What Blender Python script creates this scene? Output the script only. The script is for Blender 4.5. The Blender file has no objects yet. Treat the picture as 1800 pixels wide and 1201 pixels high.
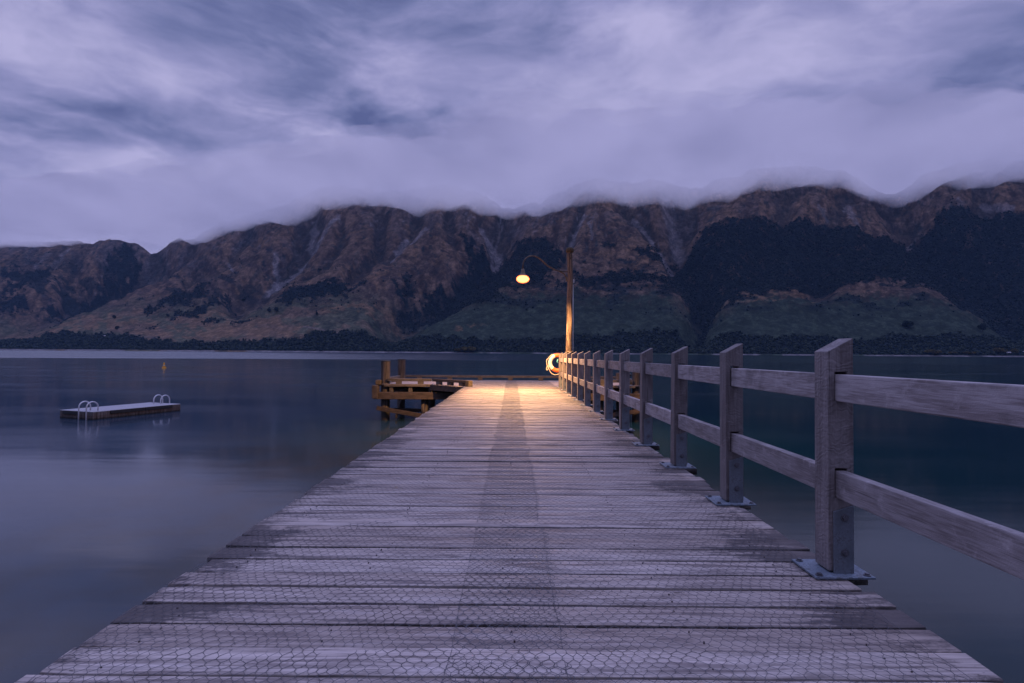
import bpy, math, random
import numpy as np
from math import radians, sin, cos, pi, sqrt

random.seed(7)
rng = np.random.default_rng(11)
scene = bpy.context.scene
COL = scene.collection

# ------------------------------------------------------------------ camera
CAM_Z = 2.5            # above the water; the deck under the camera is at 1.4
cam_d = bpy.data.cameras.new('camera')
cam = bpy.data.objects.new('camera', cam_d)
COL.objects.link(cam)
cam_d.sensor_width = 36.0
cam_d.lens = 20.0
cam_d.clip_start = 0.05
cam_d.clip_end = 40000.0
cam.location = (0.0, 0.0, CAM_Z)
from mathutils import Euler, Matrix, Vector
PITCH = math.atan(20.5 / 1000.0)
ROLL = 0.0066
cam.rotation_euler = (Matrix.Rotation(pi / 2 + PITCH, 3, 'X') @ Matrix.Rotation(ROLL, 3, 'Z')).to_euler()
scene.camera = cam

scene.view_settings.view_transform = 'Standard'
scene.view_settings.look = 'None'
scene.view_settings.exposure = 0.0
scene.view_settings.gamma = 1.0
try:
    scene.cycles.use_denoising = True
    scene.cycles.max_bounces = 6
    scene.cycles.diffuse_bounces = 2
    scene.cycles.glossy_bounces = 3
    scene.cycles.volume_bounces = 2
    scene.cycles.sample_clamp_indirect = 4.0
    scene.cycles.caustics_reflective = False
    scene.cycles.caustics_refractive = False
except Exception:
    pass


# ------------------------------------------------------------------ node helper
class NT:
    def __init__(self, tree):
        self.t = tree
        tree.nodes.clear()

    def n(self, kind, **kw):
        nd = self.t.nodes.new(kind)
        for k, v in kw.items():
            setattr(nd, k, v)
        return nd

    def put(self, sock, v):
        if v is None:
            return
        if hasattr(v, 'is_linked') or hasattr(v, 'links'):
            self.t.links.new(v, sock)
        else:
            if hasattr(sock.default_value, '__len__') and not hasattr(v, '__len__'):
                v = [v] * len(sock.default_value)
            elif hasattr(sock.default_value, '__len__') and len(sock.default_value) == 4 and len(v) == 3:
                v = (*v, 1.0)
            sock.default_value = v

    def math(self, op, a, b=None, c=None, clamp=False):
        nd = self.n('ShaderNodeMath', operation=op, use_clamp=clamp)
        self.put(nd.inputs[0], a)
        self.put(nd.inputs[1], b)
        self.put(nd.inputs[2], c)
        return nd.outputs[0]

    def vmath(self, op, a, b=None):
        nd = self.n('ShaderNodeVectorMath', operation=op)
        self.put(nd.inputs[0], a)
        self.put(nd.inputs[1], b)
        return nd.outputs['Value'] if op in ('DOT_PRODUCT', 'LENGTH', 'DISTANCE') else nd.outputs[0]

    def mix(self, f, a, b, blend='MIX'):
        nd = self.n('ShaderNodeMix', data_type='RGBA', blend_type=blend)
        self.put(nd.inputs[0], f)
        self.put(nd.inputs[6], a)
        self.put(nd.inputs[7], b)
        return nd.outputs[2]

    def ramp(self, f, lo, hi, a=0.0, b=1.0, smooth=True):
        nd = self.n('ShaderNodeMapRange', interpolation_type='SMOOTHSTEP' if smooth else 'LINEAR')
        self.put(nd.inputs[0], f)
        self.put(nd.inputs[1], lo)
        self.put(nd.inputs[2], hi)
        self.put(nd.inputs[3], a)
        self.put(nd.inputs[4], b)
        return nd.outputs[0]

    def noise(self, vec, scale=1.0, detail=4.0, rough=0.55, dist=0.0):
        nd = self.n('ShaderNodeTexNoise')
        self.put(nd.inputs['Vector'], vec)
        nd.inputs['Scale'].default_value = scale
        nd.inputs['Detail'].default_value = detail
        nd.inputs['Roughness'].default_value = rough
        nd.inputs['Distortion'].default_value = dist
        return nd.outputs[0]

    def scale(self, vec, s, loc=(0, 0, 0)):
        nd = self.n('ShaderNodeMapping')
        self.put(nd.inputs[0], vec)
        nd.inputs[1].default_value = loc
        nd.inputs[3].default_value = s
        return nd.outputs[0]

    def xyz(self, vec):
        nd = self.n('ShaderNodeSeparateXYZ')
        self.put(nd.inputs[0], vec)
        return nd.outputs

    def comb(self, x, y, z):
        nd = self.n('ShaderNodeCombineXYZ')
        for i, v in enumerate((x, y, z)):
            self.put(nd.inputs[i], v)
        return nd.outputs[0]

    def bump(self, h, strength=0.3, dist=0.01):
        nd = self.n('ShaderNodeBump')
        self.put(nd.inputs['Height'], h)
        nd.inputs['Strength'].default_value = strength
        nd.inputs['Distance'].default_value = dist
        return nd.outputs[0]

    def surf(self, col, rough=0.7, metal=0.0, normal=None, ior=None, spec=None):
        p = self.n('ShaderNodeBsdfPrincipled')
        self.put(p.inputs['Base Color'], col)
        self.put(p.inputs['Roughness'], rough)
        self.put(p.inputs['Metallic'], metal)
        if normal is not None:
            self.put(p.inputs['Normal'], normal)
        if ior is not None:
            p.inputs['IOR'].default_value = ior
        if spec is not None:
            self.put(p.inputs['Specular IOR Level'], spec)
        o = self.n('ShaderNodeOutputMaterial')
        self.t.links.new(p.outputs[0], o.inputs[0])
        return p


def new_mat(name):
    m = bpy.data.materials.new(name)
    m.use_nodes = True
    return m, NT(m.node_tree)


# ------------------------------------------------------------------ world: overcast dusk sky
world = bpy.data.worlds.new('World')
scene.world = world
world.use_nodes = True
W = NT(world.node_tree)


def ray(px, py):
    """world direction through a photo pixel"""
    a, b = (px - 900.0), (600.5 - py)
    d = cam.rotation_euler.to_matrix() @ Vector((a, b, -1000.0))
    return d.normalized()


tc = W.n('ShaderNodeTexCoord')
D = W.vmath('NORMALIZE', tc.outputs['Generated'])
dx, dy, dz = W.xyz(D)
el = W.math('MAXIMUM', dz, -0.02)
# low stratus seen nearly edge on: lumps a little wider than tall, drifting
cp = W.comb(W.math('DIVIDE', dx, W.math('ADD', el, 0.75)), W.math('DIVIDE', dy, W.math('ADD', el, 0.75)), W.math('MULTIPLY', el, 1.55))
cpr = W.n('ShaderNodeMapping')
W.put(cpr.inputs[0], cp)
cpr.inputs[1].default_value = (1.7, 0.4, 3.0)
cpr.inputs[2].default_value = (0, radians(-14), 0)
cpr.inputs[3].default_value = (0.92, 0.95, 1.12)
wa = W.noise(cp, 2.6, 4, 0.5)
wb = W.noise(W.scale(cp, (1, 1, 1), (5.2, 1.3, 2.0)), 2.6, 4, 0.5)
cw = W.vmath('ADD', cpr.outputs[0], W.comb(W.math('MULTIPLY', W.math('SUBTRACT', wa, 0.5), 0.30), 0.0, W.math('MULTIPLY', W.math('SUBTRACT', wb, 0.5), 0.25)))
n1 = W.noise(cw, 2.7, 8, 0.53, 0.0)
n2 = W.noise(W.scale(cw, (0.92, 1.0, 1.2), (7.3, 2.1, 0)), 6.0, 7, 0.58, 0.0)
n3 = W.noise(W.scale(cp, (1.0, 1.0, 1.0), (3.1, 8.2, 0)), 1.0, 2, 0.5)
# (px, py, radius, gain): broad light and dark parts of the cloud deck
LOBES = [(640, 40, 0.26, 0.26), (1000, 215, 0.24, 0.26), (1300, 150, 0.25, 0.12), (330, 335, 0.18, 0.26), (1240, 270, 0.25, 0.10),
         (130, 120, 0.25, 0.08), (1060, 105, 0.13, -0.22), (860, 90, 0.14, -0.16), (700, 150, 0.13, -0.04), (690, 205, 0.14, 0.12),
         (130, 290, 0.14, -0.24), (40, 240, 0.12, -0.12), (230, 225, 0.10, -0.14), (640, 275, 0.10, -0.12), (780, 280, 0.10, -0.10),
         (1290, 40, 0.13, -0.08), (1700, 40, 0.28, -0.04), (1690, 130, 0.17, 0.20), (690, 205, 0.10, 0.08), (1600, 230, 0.24, 0.12), (1420, 60, 0.12, 0.08),
         (300, 40, 0.18, -0.05), (450, 180, 0.16, 0.08), (1160, 400, 0.24, 0.22), (120, 200, 0.12, 0.08), (20, 420, 0.15, -0.20), (1720, 240, 0.14, -0.05), (800, 215, 0.14, 0.08)]
acc = W.math('MULTIPLY', W.math('SUBTRACT', n1, 0.5), 2.6)
acc = W.math('ADD', acc, W.math('MULTIPLY', W.math('SUBTRACT', n2, 0.5), 1.7))
acc = W.math('ADD', acc, W.math('MULTIPLY', W.math('SUBTRACT', n3, 0.5), 0.3))
# warp the lobes' lookup direction so that they have no round outlines
Dw = W.vmath('ADD', D, W.comb(W.math('MULTIPLY', W.math('SUBTRACT', n1, 0.5), 0.45), 0.0,
                              W.math('MULTIPLY', W.math('SUBTRACT', n2, 0.5), 0.25)))
for (px, py, r, g) in LOBES:
    v = ray(px, py)
    dist = W.vmath('DISTANCE', W.vmath('MULTIPLY', Dw, (0.72, 1.0, 1.25)), (v.x * 0.72, v.y, v.z * 1.25))
    acc = W.math('ADD', acc, W.ramp(dist, 0.0, r, g, 0.0))
tone = W.math('ADD', W.math('ADD', acc, 0.49), W.ramp(dz, 0.40, 0.24, 0.0, 0.12))
cr = W.n('ShaderNodeValToRGB')
W.put(cr.inputs[0], tone)
els = cr.color_ramp.elements
els[0].position, els[0].color = 0.0, (0.105, 0.127, 0.290, 1)
els[1].position, els[1].color = 1.0, (0.470, 0.450, 0.715, 1)
e = els.new(0.30); e.color = (0.172, 0.195, 0.390, 1)
e = els.new(0.65); e.color = (0.300, 0.302, 0.545, 1)
skyc = cr.outputs[0]
# an overcast sky is brightest overhead; behind the camera it is dimmer
zen = W.ramp(dz, 0.50, 0.95, 1.0, 4.0)
back = W.ramp(dy, -0.9, 0.25, 0.55, 1.0)
gain = W.math('MULTIPLY', zen, back)
ground = W.ramp(dz, -0.12, 0.0, 0.12, 1.0)
gain = W.math('MULTIPLY', gain, ground)
skyv = W.vmath('MULTIPLY', skyc, W.comb(gain, gain, gain))
bg = W.n('ShaderNodeBackground')
W.put(bg.inputs[0], skyv)
bg.inputs[1].default_value = 1.0
wo = W.n('ShaderNodeOutputWorld')
world.node_tree.links.new(bg.outputs[0], wo.inputs[0])


# ------------------------------------------------------------------ mesh helper
SLOPE = -0.003


def deck(y):
    """height of the pier deck above the water at distance y"""
    return 1.4 + SLOPE * y


class MB:
    def __init__(self):
        self.v, self.f, self.m = [], [], []

    def add(self, vs, fs, mi=0):
        o = len(self.v)
        self.v += [tuple(p) for p in vs]
        self.f += [tuple(i + o for i in q) for q in fs]
        self.m += [mi] * len(fs)

    def box(self, x0, x1, y0, y1, z0, z1, mi=0):
        self.add([(x0, y0, z0), (x1, y0, z0), (x1, y1, z0), (x0, y1, z0), (x0, y0, z1), (x1, y0, z1), (x1, y1, z1), (x0, y1, z1)],
                 [(3, 2, 1, 0), (4, 5, 6, 7), (0, 1, 5, 4), (1, 2, 6, 5), (2, 3, 7, 6), (3, 0, 4, 7)], mi)

    def bar(self, a, b, w, h, up=(0, 0, 1), mi=0):
        """box from a to b, w wide sideways, h along up"""
        a, b, up = Vector(a), Vector(b), Vector(up)
        d = (b - a).normalized()
        s = d.cross(up).normalized()
        u = s.cross(d).normalized()
        vs = []
        for p in (a, b):
            for (i, j) in ((-1, -1), (1, -1), (1, 1), (-1, 1)):
                vs.append(p + s * (i * w / 2) + u * (j * h / 2))
        self.add(vs, [(0, 1, 2, 3), (7, 6, 5, 4), (0, 4, 5, 1), (1, 5, 6, 2), (2, 6, 7, 3), (3, 7, 4, 0)], mi)

    def tube(self, pts, r, n=10, cap=True, mi=0, closed=False):
        pts = [Vector(p) for p in pts]
        k = len(pts)
        rr = r if hasattr(r, '__len__') else [r] * k
        vs = []
        ref = None
        for i, p in enumerate(pts):
            if closed:
                d = pts[(i + 1) % k] - pts[i - 1]
            else:
                d = pts[min(i + 1, k - 1)] - pts[max(i - 1, 0)]
            d.normalize()
            if ref is None:
                ref = Vector((0, 0, 1)) if abs(d.z) < 0.9 else Vector((1, 0, 0))
            s = d.cross(ref).normalized()
            ref = s.cross(d).normalized()
            for j in range(n):
                a = 2 * pi * j / n
                vs.append(p + s * (cos(a) * rr[i]) + ref * (sin(a) * rr[i]))
        fs = []
        for i in range(k if closed else k - 1):
            for j in range(n):
                i2 = (i + 1) % k
                fs.append((i * n + j, i * n + (j + 1) % n, i2 * n + (j + 1) % n, i2 * n + j))
        if cap and not closed:
            fs.append(tuple(range(n - 1, -1, -1)))
            fs.append(tuple((k - 1) * n + j for j in range(n)))
        self.add(vs, fs, mi)

    def lathe(self, prof, c, n=20, mi=0, noise=0.0, seed=1):
        r_ = random.Random(seed)
        vs, fs = [], []
        for (r, z) in prof:
            for j in range(n):
                a = 2 * pi * j / n
                q = r * (1 + noise * r_.uniform(-1, 1))
                vs.append((c[0] + q * cos(a), c[1] + q * sin(a), c[2] + z))
        for i in range(len(prof) - 1):
            for j in range(n):
                fs.append((i * n + j, i * n + (j + 1) % n, (i + 1) * n + (j + 1) % n, (i + 1) * n + j))
        fs.append(tuple(range(n - 1, -1, -1)))
        k = len(prof) - 1
        fs.append(tuple(k * n + j for j in range(n)))
        self.add(vs, fs, mi)

    def build(self, name, mats, parent=None, origin=None, smooth=False, bevel=0.0, local=False):
        """vertices are given in world space unless local; origin is the world place of the object"""
        if not isinstance(mats, (list, tuple)):
            mats = [mats]
        o = Vector(origin) if origin is not None else (Vector(parent['_w']) if parent is not None else Vector((0, 0, 0)))
        me = bpy.data.meshes.new(name)
        vv = self.v if local else [(p[0] - o.x, p[1] - o.y, p[2] - o.z) for p in self.v]
        me.from_pydata(vv, [], self.f)
        for m in mats:
            me.materials.append(m)
        me.polygons.foreach_set('material_index', self.m)
        if smooth:
            me.polygons.foreach_set('use_smooth', [True] * len(self.f))
        me.update()
        ob = bpy.data.objects.new(name, me)
        COL.objects.link(ob)
        if parent is not None:
            ob.parent = parent
            ob.location = o - Vector(parent['_w'])
        else:
            ob.location = o
        WPOS[ob.name] = o
        ob['_w'] = tuple(o)
        if bevel > 0:
            bm = ob.modifiers.new('edge', 'BEVEL')
            bm.width = bevel
            bm.segments = 2
            bm.limit_method = 'ANGLE'
            bm.angle_limit = radians(40)
        return ob


WPOS = {}


def tag(o, label, cat, group=None, kind=None):
    if label:
        o['label'] = label
    if cat:
        o['category'] = cat
    if group:
        o['group'] = group
    if kind:
        o['kind'] = kind
    return o


def empty(name, loc):
    o = bpy.data.objects.new(name, None)
    o.empty_display_size = 0.2
    COL.objects.link(o)
    o.location = loc
    o['_w'] = tuple(loc)
    return o


def np_mesh(name, V, F, mats, cols=None, smooth=False):
    """numpy mesh: V (n,3), F (m,3) or (m,4)"""
    me = bpy.data.meshes.new(name)
    V = np.asarray(V, dtype=np.float32)
    F = np.asarray(F, dtype=np.int32)
    k = F.shape[1]
    me.vertices.add(len(V))
    me.vertices.foreach_set('co', V.ravel())
    me.loops.add(F.size)
    me.loops.foreach_set('vertex_index', F.ravel())
    me.polygons.add(len(F))
    me.polygons.foreach_set('loop_start', np.arange(0, F.size, k, dtype=np.int32))
    me.polygons.foreach_set('loop_total', np.full(len(F), k, dtype=np.int32))
    if smooth:
        me.polygons.foreach_set('use_smooth', np.ones(len(F), dtype=bool))
    me.update(calc_edges=True)
    me.validate()
    if cols is not None:
        for nm, c in cols.items():
            at = me.color_attributes.new(nm, 'FLOAT_COLOR', 'POINT')
            c4 = np.ones((len(V), 4), dtype=np.float32)
            c4[:, :c.shape[1]] = c
            at.data.foreach_set('color', c4.ravel())
    for m in (mats if isinstance(mats, (list, tuple)) else [mats]):
        me.materials.append(m)
    return me


# ------------------------------------------------------------------ numpy noise
def _hash(ix, iy, seed):
    h = (ix * 374761393 + iy * 668265263 + seed * 1442695041) & 0xFFFFFFFF
    h = ((h ^ (h >> 13)) * 1274126177) & 0xFFFFFFFF
    h = h ^ (h >> 16)
    return (h & 0xFFFF) / 65535.0


def vnoise(x, y, seed=0):
    x = np.asarray(x, dtype=np.float64)
    y = np.asarray(y, dtype=np.float64)
    ix = np.floor(x).astype(np.int64)
    iy = np.floor(y).astype(np.int64)
    fx, fy = x - ix, y - iy
    fx = fx * fx * fx * (fx * (fx * 6 - 15) + 10)
    fy = fy * fy * fy * (fy * (fy * 6 - 15) + 10)
    a = _hash(ix, iy, seed); b = _hash(ix + 1, iy, seed)
    c = _hash(ix, iy + 1, seed); d = _hash(ix + 1, iy + 1, seed)
    return (a + (b - a) * fx) * (1 - fy) + (c + (d - c) * fx) * fy


def fbm(x, y, octv=5, seed=0, gain=0.5):
    t, a, s = 0.0, 1.0, 0.0
    for i in range(octv):
        t = t + a * vnoise(x * 2 ** i + 13.7 * i, y * 2 ** i - 7.1 * i, seed + i)
        s += a
        a *= gain
    return t / s


def ridged(x, y, octv=5, seed=0):
    t, a, s = 0.0, 1.0, 0.0
    for i in range(octv):
        n = 1 - np.abs(2 * vnoise(x * 2 ** i + 5.3 * i, y * 2 ** i + 3.9 * i, seed + i) - 1)
        t = t + a * n * n
        s += a
        a *= 0.5
    return t / s


def sstep(x, a, b):
    t = np.clip((x - a) / (b - a), 0, 1)
    return t * t * (3 - 2 * t)


# ------------------------------------------------------------------ materials
def wood_mat(name, base, dark, axis, stain=0.35, rough=0.72, seed=0.0, fine=70.0, saw=False, warm=None):
    """weathered timber with grain along an axis ('x', 'y' or 'z')"""
    m, t = new_mat(name)
    co = t.n('ShaderNodeTexCoord').outputs['Object']
    oi = t.n('ShaderNodeObjectInfo')
    off = t.math('MULTIPLY', oi.outputs['Random'], 37.0)
    co = t.vmath('ADD', co, t.comb(off, t.math('MULTIPLY', off, 1.7), t.math('ADD', off, seed)))
    k = {'x': (0.06, 1, 1), 'y': (1, 0.06, 1), 'z': (1, 1, 0.06)}[axis]
    g1 = t.noise(t.scale(co, k), fine, 4, 0.6, 0.3)
    g2 = t.noise(t.scale(co, tuple(0.5 * q if q == 1 else q * 1.5 for q in k)), fine * 0.3, 3, 0.5, 0.6)
    bl = t.noise(co, 5.0, 4, 0.6)
    fine_n = t.noise(co, 160.0, 2, 0.5)
    f = t.math('ADD', t.math('MULTIPLY', g1, 0.55), t.math('MULTIPLY', g2, 0.45))
    c = t.mix(t.ramp(f, 0.34, 0.64), dark, base)
    if warm is not None:
        c = t.mix(t.ramp(t.noise(co, 2.2, 3, 0.5), 0.4, 0.65), c, t.mix(0.6, c, warm))
    tone_ = t.ramp(oi.outputs['Random'], 0.0, 1.0, 0.72, 1.12)
    c = t.mix(1.0, c, t.comb(tone_, tone_, tone_), 'MULTIPLY')
    ck = t.noise(t.scale(co, tuple(0.35 * q if q < 1 else q for q in k)), fine * 0.9, 2, 0.5, 0.1)
    c = t.mix(t.math('MULTIPLY', t.ramp(ck, 0.66, 0.72), 0.75), c, tuple(q * 0.3 for q in dark))
    pale = t.noise(t.vmath('ADD', co, (3.3, 7.7, 1.1)), 9.0, 5, 0.7)
    c = t.mix(t.math('MULTIPLY', t.ramp(pale, 0.54, 0.72), 0.45), c, tuple(min(1.0, q * 1.5) for q in base))
    st = t.math('MULTIPLY', t.ramp(bl, 0.50, 0.70), stain)
    c = t.mix(st, c, tuple(q * 0.35 for q in dark))
    c = t.mix(t.math('MULTIPLY', fine_n, 0.25), c, tuple(q * 0.6 for q in base))
    h = t.math('ADD', f, t.math('MULTIPLY', fine_n, 0.25))
    if saw:
        wv = t.n('ShaderNodeTexWave', wave_type='BANDS', bands_direction='Z', wave_profile='SIN')
        t.put(wv.inputs[0], t.scale(co, (1, 1, 1)))
        wv.inputs['Scale'].default_value = 9.0
        wv.inputs['Distortion'].default_value = 16.0
        wv.inputs['Detail'].default_value = 2.0
        wv.inputs['Detail Scale'].default_value = 1.6
        h = t.math('ADD', h, t.math('MULTIPLY', wv.outputs[1], 0.35))
        c = t.mix(t.math('MULTIPLY', wv.outputs[1], 0.10), c, tuple(q * 0.5 for q in base))
    t.surf(c, rough, 0.0, t.bump(h, 0.6, 0.006))
    return m


M_post = wood_mat('post_wood', (0.290, 0.258, 0.264), (0.140, 0.115, 0.116), 'z', 0.25, 0.75, saw=True)
M_rail = wood_mat('rail_wood', (0.410, 0.370, 0.380), (0.175, 0.145, 0.145), 'y', 0.45, 0.75, fine=110.0)
M_beam = wood_mat('old_beam', (0.088, 0.062, 0.054), (0.024, 0.017, 0.015), 'x', 0.6, 0.85)
M_beam_y = wood_mat('old_beam_along', (0.072, 0.054, 0.048), (0.024, 0.018, 0.016), 'y', 0.6, 0.85)
M_kerb = wood_mat('kerb_wood', (0.150, 0.126, 0.118), (0.046, 0.036, 0.033), 'x', 0.5, 0.85)
M_kerb_y = wood_mat('kerb_wood_along', (0.130, 0.110, 0.104), (0.042, 0.034, 0.031), 'y', 0.5, 0.85)
M_joist = wood_mat('joist_wood', (0.120, 0.095, 0.080), (0.045, 0.035, 0.030), 'y', 0.5, 0.9)


def pile_material():
    m, t = new_mat('pile_wood')
    co = t.n('ShaderNodeTexCoord').outputs['Object']
    geo = t.n('ShaderNodeNewGeometry')
    z = t.xyz(geo.outputs['Position'])[2]
    g = t.noise(t.scale(co, (1, 1, 0.05)), 32.0, 5, 0.65, 0.4)
    b = t.noise(co, 4.0, 4, 0.6)
    c = t.mix(t.ramp(g, 0.35, 0.65), (0.026, 0.020, 0.018), (0.120, 0.096, 0.090))
    c = t.mix(t.math('MULTIPLY', t.ramp(b, 0.45, 0.7), 0.6), c, (0.05, 0.035, 0.03))
    # the splash zone stays wet and grown over
    wet = t.ramp(t.math('ADD', z, t.math('MULTIPLY', b, 0.35)), 0.38, 0.62, 0.88, 0.0)
    c = t.mix(wet, c, (0.012, 0.011, 0.010))
    t.surf(c, t.ramp(wet, 0, 1, 0.85, 0.45), 0.0, t.bump(g, 0.8, 0.012))
    return m


M_pile = pile_material()


def plain(name, col, rough=0.6, metal=0.0, var=0.25, scale=8.0, bump=0.2, bd=0.003, dirt=None):
    m, t = new_mat(name)
    co = t.n('ShaderNodeTexCoord').outputs['Object']
    n1 = t.noise(co, scale, 5, 0.6)
    n2 = t.noise(co, scale * 9, 3, 0.6)
    c = t.mix(t.ramp(n1, 0.3, 0.7), tuple(q * (1 - var) for q in col), tuple(min(1, q * (1 + var)) for q in col))
    if dirt is not None:
        c = t.mix(t.math('MULTIPLY', t.ramp(t.math('ADD', t.math('MULTIPLY', n1, 0.6), t.math('MULTIPLY', n2, 0.4)), 0.5, 0.62), 0.7), c, dirt)
    t.surf(c, t.ramp(n2, 0.3, 0.7, rough - 0.08, rough + 0.08), metal, t.bump(n2, bump, bd))
    return m


M_galv = plain('galvanised_steel', (0.20, 0.25, 0.31), 0.55, 0.25, 0.30, 10.0, dirt=(0.085, 0.085, 0.09))
M_galv_dark = plain('bracket_steel', (0.165, 0.190, 0.225), 0.6, 0.2, 0.22, 14.0, dirt=(0.10, 0.10, 0.115))
M_bolt = plain('bolt_steel', (0.13, 0.13, 0.15), 0.5, 0.5)
M_wire = plain('netting_wire', (0.125, 0.130, 0.155), 0.5, 0.3, 0.25, 3.0)
M_nail = plain('nail_head', (0.075, 0.06, 0.06), 0.6, 0.3)
M_pvc = plain('conduit_plastic', (0.62, 0.62, 0.64), 0.5, 0.0, 0.06)
M_arm = plain('arm_iron', (0.10, 0.075, 0.055), 0.55, 0.5, 0.3)
M_shade = plain('shade_enamel', (0.16, 0.13, 0.09), 0.45, 0.2, 0.2)
M_orange = plain('ring_orange', (0.80, 0.16, 0.035), 0.55, 0.0, 0.1, 12.0)
M_white = plain('ring_white', (0.74, 0.70, 0.62), 0.55, 0.0, 0.08, 12.0)
M_rope = plain('rope_fibre', (0.62, 0.52, 0.38), 0.85, 0.0, 0.15, 60.0)
M_cord = plain('blue_cord', (0.12, 0.50, 0.58), 0.7, 0.0, 0.1)
M_black = plain('black_rubber', (0.022, 0.022, 0.025), 0.6, 0.0, 0.3)
M_lichen = plain('lichen_wood', (0.085, 0.062, 0.038), 0.9, 0.0, 0.4, 20.0)
M_buoy = plain('buoy_yellow', (0.95, 0.42, 0.02), 0.45, 0.0, 0.08)
M_rungs = plain('rail_aluminium', (0.66, 0.66, 0.70), 0.4, 0.4, 0.06)


def deck_material(name, stain_edge=1.15):
    m, t = new_mat(name)
    geo = t.n('ShaderNodeNewGeometry').outputs['Position']
    at = t.n('ShaderNodeVertexColor', layer_name='plank')
    r, g, b = t.n('ShaderNodeSeparateColor'), None, None
    t.t.links.new(at.outputs[0], r.inputs[0])
    r1, r2, r3 = r.outputs
    p = t.vmath('ADD', geo, t.comb(t.math('MULTIPLY', r1, 83.0), 0.0, t.math('MULTIPLY', r2, 41.0)))
    x, y, z = t.xyz(geo)
    grain = t.noise(t.scale(p, (0.035, 1.0, 1.0)), 95.0, 4, 0.62, 0.35)
    streak = t.noise(t.scale(p, (0.07, 1.0, 1.0)), 26.0, 5, 0.62, 0.8)
    blot = t.noise(t.scale(p, (0.55, 1.3, 1.0)), 3.4, 6, 0.68, 0.6)
    mott = t.noise(t.scale(p, (0.7, 1.0, 1.0)), 28.0, 5, 0.75, 0.5)
    # the timber itself, silvered; each plank its own tone
    base = t.mix(r3, (0.465, 0.380, 0.335), (0.650, 0.560, 0.510))
    c = t.mix(t.ramp(grain, 0.30, 0.66), t.mix(0.62, base, (0.10, 0.075, 0.07)), base)
    c = t.mix(t.math('MULTIPLY', t.ramp(streak, 0.47, 0.64), 0.78), c, (0.155, 0.120, 0.115))
    c = t.mix(t.math('MULTIPLY', t.ramp(streak, 0.46, 0.30), 0.30), c, (0.58, 0.52, 0.52))
    # fine dark checks along the grain
    chk = t.noise(t.scale(p, (0.018, 1.0, 1.0)), 140.0, 2, 0.5, 0.2)
    c = t.mix(t.math('MULTIPLY', t.ramp(chk, 0.66, 0.74), 0.55), c, (0.05, 0.04, 0.04))
    # knots
    vo = t.n('ShaderNodeTexVoronoi', feature='F1', distance='EUCLIDEAN')
    wob = t.math('MULTIPLY', t.math('SUBTRACT', blot, 0.5), 0.10)
    t.put(vo.inputs['Vector'], t.vmath('ADD', t.scale(p, (1.0, 2.1, 0.0)), t.comb(wob, wob, 0.0)))
    vo.inputs['Scale'].default_value = 1.9
    vd = vo.outputs['Distance']
    ring = t.math('SINE', t.math('MULTIPLY', t.math('ADD', vd, t.math('MULTIPLY', grain, 0.03)), 190.0))
    kz = t.ramp(vd, 0.15, 0.05)
    c = t.mix(t.math('MULTIPLY', kz, t.ramp(ring, 0.0, 1.0, 0.10, 0.60)), c, (0.120, 0.090, 0.085))
    c = t.mix(t.math('MULTIPLY', t.ramp(vd, 0.040, 0.018), 0.8), c, (0.07, 0.05, 0.05))
    # black mould: most of it towards the ragged ends, some blotches further in
    ax = t.math('ABSOLUTE', x)
    edge = t.ramp(ax, stain_edge - 0.25, stain_edge + 0.50, 0.0, 1.0)
    pr = t.math('MULTIPLY', t.math('SUBTRACT', r2, 0.5), 0.16)
    s = t.math('ADD', t.math('ADD', t.math('MULTIPLY', blot, 0.48), t.math('ADD', t.math('MULTIPLY', mott, 0.24), t.math('MULTIPLY', streak, 0.28))), pr)
    s = t.math('ADD', s, t.math('MULTIPLY', edge, 0.19))
    c = t.mix(t.math('MULTIPLY', t.ramp(s, 0.590, 0.70), 0.90), c, t.mix(grain, (0.020, 0.015, 0.017), (0.120, 0.100, 0.102)))
    # small dark specks
    sp = t.noise(t.scale(p, (0.45, 1.0, 1.0)), 42.0, 3, 0.6)
    c = t.mix(t.math('MULTIPLY', t.ramp(sp, 0.66, 0.72), 0.75), c, (0.035, 0.03, 0.03))
    # arrises and plank sides: gap shade painted into the colour, along with damp blackening
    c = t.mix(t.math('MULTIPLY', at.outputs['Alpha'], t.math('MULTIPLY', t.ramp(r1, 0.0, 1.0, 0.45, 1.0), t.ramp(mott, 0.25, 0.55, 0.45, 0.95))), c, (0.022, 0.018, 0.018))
    h = t.math('ADD', t.math('ADD', t.math('MULTIPLY', grain, 0.6), t.math('MULTIPLY', streak, 0.6)), t.math('MULTIPLY', mott, 0.25))
    t.surf(c, t.ramp(mott, 0.3, 0.7, 0.50, 0.72), 0.0, t.bump(h, 0.55, 0.006))
    return m


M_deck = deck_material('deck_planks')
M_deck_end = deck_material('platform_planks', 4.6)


def emission_mat(name, col, s):
    m, t = new_mat(name)
    e_ = t.n('ShaderNodeEmission')
    t.put(e_.inputs[0], col)
    e_.inputs[1].default_value = s
    o = t.n('ShaderNodeOutputMaterial')
    t.t.links.new(e_.outputs[0], o.inputs[0])
    return m


M_bulb, t = new_mat('lamp_glow')
lw = t.n('ShaderNodeLayerWeight'); lw.inputs[0].default_value = 0.35
e_ = t.n('ShaderNodeEmission')
t.put(e_.inputs[0], t.mix(t.ramp(lw.outputs['Facing'], 0.25, 0.95), (1.0, 0.27, 0.095), (1.0, 0.11, 0.012)))
t.put(e_.inputs[1], t.ramp(lw.outputs['Facing'], 0.2, 0.95, 5.0, 1.9))
o_ = t.n('ShaderNodeOutputMaterial')
t.t.links.new(e_.outputs[0], o_.inputs[0])

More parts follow.
